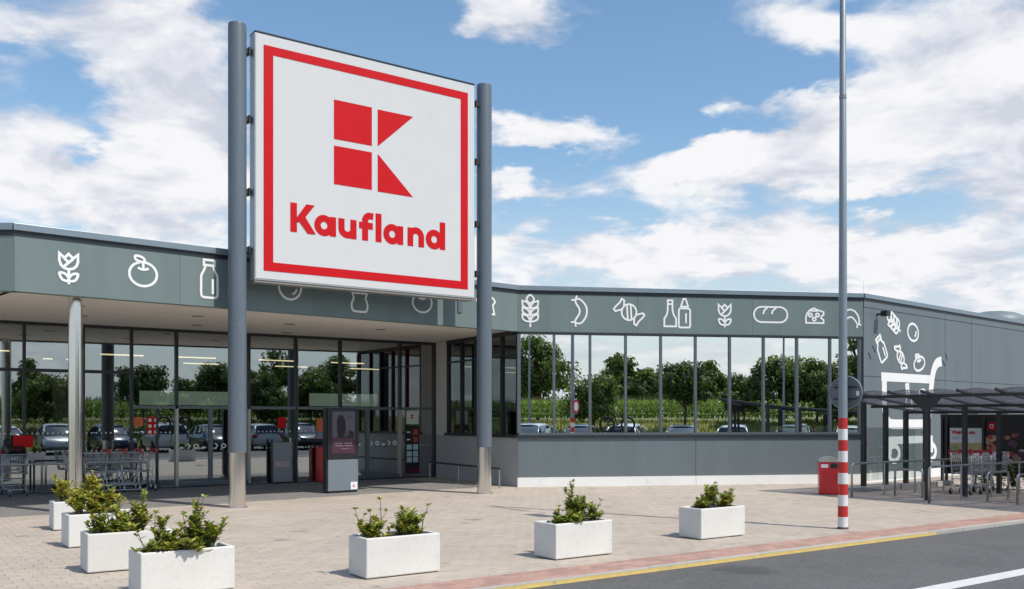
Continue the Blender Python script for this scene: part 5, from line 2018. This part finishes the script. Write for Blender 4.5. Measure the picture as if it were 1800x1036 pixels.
def make_car(style, paint):
    lower, cabin, axles = BODY[style]
    root = empty('parked_car', (0, 0, 0), 'x', 'car', 'cars parked across the road, mirrored in the glazing')
    mb = MB()
    n = 12
    vs, fs = [], []
    for x, z0, z1, w in lower:
        h = z1 - z0
        half = [(0.0, z0), (w * 0.80, z0), (w * 0.97, z0 + 0.12 * h), (w, z0 + 0.45 * h), (w * 0.97, z0 + 0.78 * h), (w * 0.84, z1), (0.0, z1 + 0.025)]
        ring = half + [(-y, z) for y, z in half[-2:0:-1]]
        vs += [(x, y, z) for y, z in ring]
    for i in range(len(lower) - 1):
        for k in range(n):
            fs.append((i * n + k, (i + 1) * n + k, (i + 1) * n + (k + 1) % n, i * n + (k + 1) % n))
    fs.append(tuple(range(n)))
    fs.append(tuple((len(lower) - 1) * n + k for k in range(n))[::-1])
    mb.add(vs, fs)
    body = mb.build('body', paint, root, smooth='auto')
    # cabin glass
    mb = MB()
    vs, fs = [], []
    for x, z0, z1, w in cabin:
        half = [(0.0, z0 - 0.03), (w * 1.22, z0 - 0.03), (w * 1.02, z0 + (z1 - z0) * 0.85), (w * 0.86, z1 - 0.012), (0.0, z1 - 0.006)]
        ring = half + [(-y, z) for y, z in half[-2:0:-1]]
        vs += [(x, y, z) for y, z in ring]
    n = 8
    for i in range(len(cabin) - 1):
        for k in range(n):
            fs.append((i * n + k, (i + 1) * n + k, (i + 1) * n + (k + 1) % n, i * n + (k + 1) % n))
    fs.append(tuple(range(n)))
    fs.append(tuple((len(cabin) - 1) * n + k for k in range(n))[::-1])
    mb.add(vs, fs)
    mb.build('windows', M_cglass, root, smooth='auto')
    # roof skin
    mb = MB()
    vs, fs = [], []
    rf = cabin[1:-1]
    for x, z0, z1, w in rf:
        for y, dz in ((-1.04, -0.10), (-0.9, 0.0), (-0.45, 0.022), (0, 0.03), (0.45, 0.022), (0.9, 0.0), (1.04, -0.10)):
            vs.append((x, y * w, z1 + dz))
    for i in range(len(rf) - 1):
        for k in range(6):
            fs.append((i * 7 + k, (i + 1) * 7 + k, (i + 1) * 7 + k + 1, i * 7 + k + 1))
    mb.add(vs, fs)
    mb.build('roof', paint, root, smooth=True)
    # pillars
    for s in (-1, 1):
        for i0, i1 in ((0, 1), (4, 5)):
            a, b = cabin[i0], cabin[i1]
            mb = MB()
            mb.tube([(a[0], s * a[3] * (1.2 if a[2] - a[1] < 0.1 else 1.03), a[2] - 0.04), (b[0], s * b[3] * (1.2 if b[2] - b[1] < 0.1 else 1.03), b[2] - 0.04)], 0.04, 6)
            mb.build('pillar', paint, root, smooth=True)
        xm = -0.35
        mb = MB()
        mb.tube([(xm, s * 0.625 * 1.22, 0.92), (xm - 0.05, s * 0.625 * 1.03, 1.42)], 0.035, 6)
        mb.build('pillar', M_black, root, smooth=True)
        mb = MB()
        x1 = lower[-3][0] + 0.2
        mb.hexa([(x1, s * 0.50, 0.56), (x1 + 0.28, s * 0.45, 0.54), (x1 + 0.1, s * 0.78, 0.56), (x1 - 0.15, s * 0.84, 0.60), (x1 - 0.03, s * 0.50, 0.70), (x1 + 0.22, s * 0.46, 0.66), (x1 + 0.02, s * 0.78, 0.70), (x1 - 0.2, s * 0.83, 0.73)])
        mb.build('headlight', M_head, root)
        x0 = lower[1][0]
        mb = MB()
        mb.hexa([(x0 - 0.06, s * 0.52, 0.68), (x0 - 0.06, s * 0.76, 0.68), (x0 + 0.28, s * 0.85, 0.70), (x0 + 0.2, s * 0.6, 0.70), (x0 - 0.03, s * 0.52, 0.90), (x0 - 0.03, s * 0.75, 0.90), (x0 + 0.28, s * 0.83, 0.90), (x0 + 0.2, s * 0.6, 0.90)])
        mb.build('tail_light', M_tail, root)
        mb = MB()
        mb.obox((0.75, s * 0.90 + (0 if s > 0 else -0.16), 0.95), (0.14, 0, 0), (0, 0.16, 0), (0, 0, 0.12))
        mb.build('mirror', paint, root, bevel=0.03)
        for ax in axles:
            mb = MB()
            y0 = s * 0.70
            mb.lathe([(0.20, 0.0), (0.29, 0.005), (0.32, 0.04), (0.32, 0.16), (0.29, 0.195), (0.20, 0.20)], 24)
            mb.v = [(ax + v[0], (y0 + s * v[2]), 0.32 + v[1]) for v in mb.v]
            wh = mb.build('wheel', M_tyre, root, smooth='auto')
            mb = MB()
            mb.lathe([(0.20, 0.186), (0.06, 0.175), (0.04, 0.19)], 16)
            mb.v = [(ax + v[0], (y0 + s * (v[2] + 0.012)), 0.32 + v[1]) for v in mb.v]
            mb.build('rim', M_rim, wh, smooth='auto')
    return root


PAINTS = dict(silver=(0.45, 0.47, 0.48), white=(0.72, 0.73, 0.73), graphite=(0.06, 0.065, 0.07), navy=(0.02, 0.035, 0.08), black=(0.012, 0.012, 0.014), blue=(0.06, 0.14, 0.30), grey=(0.20, 0.21, 0.22), wine=(0.16, 0.012, 0.02))
car_cache = {}
CARS = [(-4.2, 'hatch', 'silver', 1), (-1.6, 'sedan', 'white', 0), (1.0, 'estate', 'silver', 1), (3.6, 'hatch', 'navy', 1), (6.2, 'estate', 'white', 0), (8.8, 'sedan', 'graphite', 1), (11.4, 'hatch', 'silver', 0), (14.0, 'estate', 'black', 1),
        (16.6, 'sedan', 'white', 0), (19.2, 'hatch', 'black', 1), (21.8, 'sedan', 'graphite', 0), (24.4, 'estate', 'silver', 1), (27.0, 'hatch', 'wine', 0)]
side = {'silver': 'silver', 'white': 'white', 'grey': 'mid grey', 'navy': 'navy blue', 'graphite': 'dark grey', 'black': 'black', 'wine': 'wine red', 'blue': 'blue'}
kindn = {'hatch': 'hatchback', 'sedan': 'saloon car', 'estate': 'estate car'}
ordw = ['leftmost', 'second', 'third', 'fourth', 'fifth', 'sixth', 'seventh', 'eighth', 'ninth', 'tenth', 'eleventh', 'twelfth', 'last']
for i, (t, sty, pc, face) in enumerate(CARS):
    key = (sty, pc)
    if key in car_cache:
        o = copy_tree(car_cache[key])
    else:
        o = car_cache[key] = make_car(sty, car_paint(pc, PAINTS[pc]))
    # nose to the building when face = 1
    yaw = math.atan2(-NP.y, -NP.x) + (0 if face else math.pi)
    place(o, RP(t, 11.7, ROAD_Z), yaw + R(((i * 37) % 5) - 2), '%s %s, %s of the parked row mirrored in the glass' % (side[pc], kindn[sty], ordw[i]))

# bicycle carried on the tailgate of the white estate
bp = RP(6.1, 9.0, 1.10)
bike = empty('bicycle', bp, 'dark bicycle on the rear carrier of a car, mirrored in the window', 'bicycle')
BF = Frame((bp.x, bp.y, 1.10), U, NP)


def bz(a, z, b=0.0):
    q = BF.p(a, b, 0)
    return (q.x, q.y, 1.10 + z)


for a in (-0.52, 0.52):
    mb = MB()
    mb.tube([bz(a + 0.335 * math.cos(2 * math.pi * k / 28), 0.36 + 0.335 * math.sin(2 * math.pi * k / 28)) for k in range(28)], 0.05, 8, closed=True)
    w = mb.build('wheel', M_tyre, bike, smooth=True)
    mb = MB()
    for k in range(10):
        an = 2 * math.pi * k / 10
        mb.tube([bz(a, 0.36), bz(a + 0.32 * math.cos(an), 0.36 + 0.32 * math.sin(an))], 0.003, 4)
    mb.build('spokes', M_rim, w)
mb = MB()
for p0, p1 in (((-0.52, 0.36), (-0.02, 0.33)), ((-0.02, 0.33), (-0.16, 0.80)), ((-0.52, 0.36), (-0.13, 0.72)), ((-0.13, 0.74), (0.34, 0.80)), ((-0.02, 0.33), (0.36, 0.72)), ((0.34, 0.85), (0.52, 0.36))):
    mb.tube([bz(*p0), bz(*p1)], 0.028, 7)
mb.build('frame', mat('bike_frame', (0.03, 0.03, 0.035), 0.4), bike, smooth='auto')
mb = MB()
mb.tube([bz(0.34, 0.84), bz(0.32, 0.98)], 0.015, 6)
mb.tube([bz(0.34, 0.98, -0.28), bz(0.32, 0.98, 0), bz(0.34, 0.98, 0.28)], 0.013, 6)
mb.build('handlebar', M_black, bike)
mb = MB()
mb.hexa([bz(-0.30, 0.83, -0.07), bz(-0.04, 0.83, -0.02), bz(-0.04, 0.83, 0.02), bz(-0.30, 0.83, 0.07), bz(-0.30, 0.88, -0.07), bz(-0.04, 0.87, -0.02), bz(-0.04, 0.87, 0.02), bz(-0.30, 0.88, 0.07)])
mb.build('saddle', M_black, bike)
car_rack = empty('bicycle_carrier', RP(6.1, 9.1, 0.6), 'dark steel carrier holding the bicycle behind the white estate car', 'carrier')
mb = MB()
mb.tube([RP(5.5, 9.0, 1.09), RP(6.7, 9.0, 1.09)], 0.02, 6)
mb.tube([RP(6.0, 9.0, 1.09), RP(6.0, 9.15, 0.6), RP(6.0, 9.6, 0.45)], 0.02, 6)
mb.tube([RP(6.3, 9.0, 1.09), RP(6.3, 9.15, 0.6), RP(6.3, 9.6, 0.45)], 0.02, 6)
mb.build('frame', M_dark, car_rack)

# lamp posts of the car park
for i, (t, p) in enumerate(((13.5, 21.0), (-1.6, 21.0), (28.0, 21.0))):
    t_ = empty('car_park_lamp', RP(t, p, 0.3), ['grey car park lamp post mirrored near the right end of the window', 'grey car park lamp post mirrored at the left end of the window', 'grey car park lamp post mirrored in the entrance glazing'][i], 'lamp post', 'lamp posts of the car park')
    mb = MB()
    q = RP(t, p, 0)
    mb.lathe([(0.08, 0.2), (0.06, 4.0), (0.045, 9.0)], 12, q)
    mb.build('shaft', M_galv, t_, smooth='auto')
    mb = MB()
    mb.tube([q + Vector((0, 0, 8.95)), q - NP * 1.2 + Vector((0, 0, 9.3))], 0.035, 6)
    mb.obox(q - NP * 1.7 - U * 0.15 + Vector((0, 0, 9.27)), NP * 0.6, U * 0.3, (0, 0, 0.1))
    mb.build('lamp_head', M_galv, t_)

# ================================================================== TREES AND CORN BEYOND THE CAR PARK
M_bark = mat('bark', (0.085, 0.065, 0.048), 0.9, var=0.3, vscale=8, bump=0.6, bscale=20)
TL = [thin(mat('tree_leaf_a', (0.12, 0.17, 0.042), 0.6, island=0.45), 0.45), thin(mat('tree_leaf_b', (0.060, 0.100, 0.028), 0.6, island=0.45), 0.35), thin(mat('tree_leaf_c', (0.13, 0.175, 0.038), 0.6, island=0.4), 0.45)]


def ground_z(p):
    for (p0, z0), (p1, z1) in zip(prof, prof[1:]):
        if p0 <= p <= p1:
            return z0 + (z1 - z0) * (p - p0) / (p1 - p0)
    return 0


def tree(name, t, p, h, rx, low, style, seed, label, nleaf=2600, ls=0.20, sparse=0.0, group='trees beyond the car park'):
    """A tapered trunk with limbs and a crown of leaf faces gathered in clumps."""
    r = random.Random(seed)
    h *= 0.86
    rx *= 0.94
    zb = ground_z(p) - 0.05
    base = RP(t, p, zb)
    root = empty(name, base, label, 'tree', group)
    cz = low + (h - low) * 0.5
    rz = (h - low) * 0.5
    mb = MB()
    mb.tube([base, base + Vector((0.05, 0.03, low * 0.7)), base + Vector((0.0, 0.1, cz)), base + Vector((0.05, 0.05, h * 0.85))], 0.1, 8, radii=[0.045 * h * 0.55, 0.035 * h * 0.5, 0.022 * h * 0.5, 0.01])
    clumps = []
    nc = 46
    nleaf = int(nleaf * 2.2)
    ls *= 1.3
    for k in range(nc):
        a = r.uniform(0, 2 * math.pi)
        el = math.asin(r.uniform(-0.85, 1))
        d = r.uniform(0.45, 0.92)
        wob = 1 + 0.22 * math.sin(3 * a + seed) * math.cos(2 * el + seed)
        c = Vector((math.cos(a) * math.cos(el) * rx * d * wob, math.sin(a) * math.cos(el) * rx * d * wob, cz + math.sin(el) * rz * d))
        if style == 1:      # upright taller at the middle
            c.z = cz + math.sin(el) * rz * d * (1.1 - 0.3 * math.hypot(c.x, c.y) / rx)
        clumps.append((c, rx * r.uniform(0.26, 0.46)))
        mb.tube([base + Vector((0, 0.05, min(low * 0.9 + r.random() * rz * 0.8, c.z))), base + c * 0.6 + Vector((0, 0, c.z * 0.38)), base + c], 0.03, 5, radii=[0.012 * h, 0.006 * h, 0.006])
    if sparse:
        for k in range(12):
            a = r.uniform(0, 6.28)
            e_ = Vector((math.cos(a) * rx * 0.9, math.sin(a) * rx * 0.9, h * r.uniform(0.85, 1.1)))
            mb.tube([base + Vector((0, 0, h * 0.5)), base + e_ * 0.6 + Vector((0, 0, h * 0.3)), base + e_], 0.02, 5, radii=[0.04, 0.025, 0.008])
    mb.build('trunk', M_bark, root, smooth='auto')
    lf = MB()
    for i in range(nleaf):
        c, cr = r.choice(clumps)
        v = Vector((r.gauss(0, 1), r.gauss(0, 1), r.gauss(0, 1))).normalized() * cr * (r.random() ** 0.4)
        v.z *= 0.75
        pt = base + c + v
        n_ = (v.normalized() + Vector((r.uniform(-.7, .7), r.uniform(-.7, .7), r.uniform(-0.2, 1.0)))).normalized()
        s_ = n_.cross(Vector((r.random(), r.random(), r.random()))).normalized()
        w_ = n_.cross(s_)
        s = ls * r.uniform(0.6, 1.3)
        lf.cur = r.choice((0, 0, 1, 2)) if style != 2 else r.choice((1, 1, 1, 0))
        lf.add([pt - s_ * s * 0.5, pt + w_ * s * 0.32, pt + s_ * s * 0.5, pt - w_ * s * 0.32], [(0, 1, 2, 3)])
    tag(lf.build('crown', TL, root), kind='stuff')
    return root


tree('round_tree', 7.6, 23.6, 4.95, 1.75, 1.35, 2, 1, 'dark round crowned tree mirrored in the middle of the window', 3600, 0.16)
tree('bushy_tree', 1.9, 23.4, 4.2, 2.1, 0.3, 0, 2, 'loose bushy tree with bare twigs mirrored behind the bicycle', 2600, 0.17, 1)
tree('broad_tree', 11.2, 26.0, 3.6, 1.5, 0.5, 0, 3, 'low rounded tree mirrored right of the window middle', 2400, 0.18)
tree('broad_tree', 13.4, 26.4, 5.0, 2.0, 1.2, 0, 4, 'broad leafy tree mirrored behind the thin car park lamp', 3200, 0.18)
tree('broad_tree', 15.3, 25.6, 4.6, 1.9, 0.9, 0, 5, 'broad dark tree mirrored at the right end of the window', 3000, 0.18)
tree('pale_tree', 16.6, 24.2, 3.7, 1.4, 0.2, 0, 6, 'lighter green bushy tree mirrored behind the round road sign', 2200, 0.17)
tree('tall_tree', 18.2, 27.5, 6.4, 1.6, 2.2, 1, 7, 'tall thin tree with bare branches mirrored at the window end', 1300, 0.18, 1)
tree('tall_tree', -6.2, 40.0, 8.3, 2.9, 1.2, 1, 8, 'tall leafy tree mirrored in the first window pane', 3600, 0.24)
for i, (t, p, h, rx) in enumerate(((-4.6, 70, 8.4, 2.9), (-1.2, 69, 6.4, 2.6), (5.9, 69, 7.2, 2.3), (-15.0, 66, 8.0, 3.0))):
    tree('field_tree', t, p, h, rx, 0.8, 1, 20 + i, ['tallest of the distant trees behind the corn in the mirrored view', 'distant tree behind the corn, right of the tallest one', 'slim distant tree behind the corn right of the round tree', 'distant tree behind the corn at the left end of the mirrored view'][i], 2000, 0.34)
for i, (t, p, h, rx, lw, sd_) in enumerate(((20.6, 27.0, 4.6, 2.1, 0.6, 31), (23.6, 30.0, 6.2, 2.3, 1.0, 32), (26.6, 28.5, 5.4, 1.9, 0.8, 33), (30.5, 31.0, 7.0, 2.4, 1.2, 34), (35.0, 36.0, 7.6, 3.0, 1.0, 35), (41.0, 40.0, 8.2, 3.2, 1.0, 36))):
    tree('verge_tree', t, p, h, rx, lw, 0, sd_, ['verge tree mirrored in the entrance glass right of the left pylon', 'tall verge tree mirrored in the entrance glass left of the kiosk', 'verge tree mirrored in the entrance glass above the kiosk', 'tall verge tree mirrored in the last entrance bay', 'far verge tree mirrored near the red partition', 'farthest verge tree at the right of the mirrored entrance view'][i], 2600, 0.21)

# corn field: too many plants to count
rc = random.Random(123)
cm = MB()
for row in range(26):
    p = 27.0 + row * 0.75
    st_t = 0.20 if row < 6 else 0.55
    nt_ = int(62 / st_t)
    for k in range(nt_):
        t = -20 + k * st_t + rc.uniform(-0.1, 0.1)
        b0 = RP(t, p + rc.uniform(-0.1, 0.1), ground_z(p))
        h = rc.uniform(1.38, 1.58)
        cm.cur = 0
        a = rc.uniform(0, 3.14)
        d = Vector((math.cos(a), math.sin(a), 0))
        s = d.cross(Vector((0, 0, 1)))
        for q in range(6 if row < 6 else 4):
            z = h * (0.15 + 0.8 * q / (6 if row < 6 else 4))
            sg = 1 if q % 2 else -1
            dd = (d + Vector((rc.uniform(-.6, .6), rc.uniform(-.6, .6), 0))).normalized() * sg
            w = Vector((-dd.y, dd.x, 0)) * 0.05
            p0 = b0 + Vector((0, 0, z))
            p1 = p0 + dd * 0.25 + Vector((0, 0, 0.26))
            p2 = p0 + dd * 0.55 + Vector((0, 0, 0.10))
            cm.add([p0 - w * 0.5, p0 + w * 0.5, p1 + w, p1 - w, p2], [(0, 1, 2, 3), (3, 2, 4)])
        cm.cur = 1
        t0 = b0 + Vector((0, 0, h))
        cm.add([t0 + s * 0.03, t0 - s * 0.03, t0 + Vector((rc.uniform(-.05, .05), rc.uniform(-.05, .05), 0.28))], [(0, 1, 2)])
M_corn = thin(mat('corn_leaf', (0.115, 0.185, 0.042), 0.7, island=0.35, spec=0.2), 0.5, 1.5)
M_tassel = mat('corn_tassel', (0.30, 0.26, 0.10), 0.8)
tag(cm.build('corn_field', [M_corn, M_tassel]), 'tall green corn crop along the far side of the car park', 'corn', kind='stuff')
# rough grass on the bank
gm = MB()
for k in range(9000):
    t, p = rc.uniform(-14, 34), rc.uniform(17.3, 27.0)
    b0 = RP(t, p, ground_z(p))
    a = rc.uniform(0, 6.28)
    d = Vector((math.cos(a), math.sin(a), 0))
    hh = rc.uniform(0.12, 0.34)
    gm.add([b0 - d * 0.05, b0 + d * 0.05, b0 + d * rc.uniform(-.1, .1) + Vector((rc.uniform(-.08, .08), rc.uniform(-.08, .08), hh))], [(0, 1, 2)])
tag(gm.build('bank_grass', thin(mat('bank_grass', (0.20, 0.22, 0.055), 0.8, island=0.4), 0.4)), 'rough grass growing on the bank before the corn', 'grass', kind='stuff')
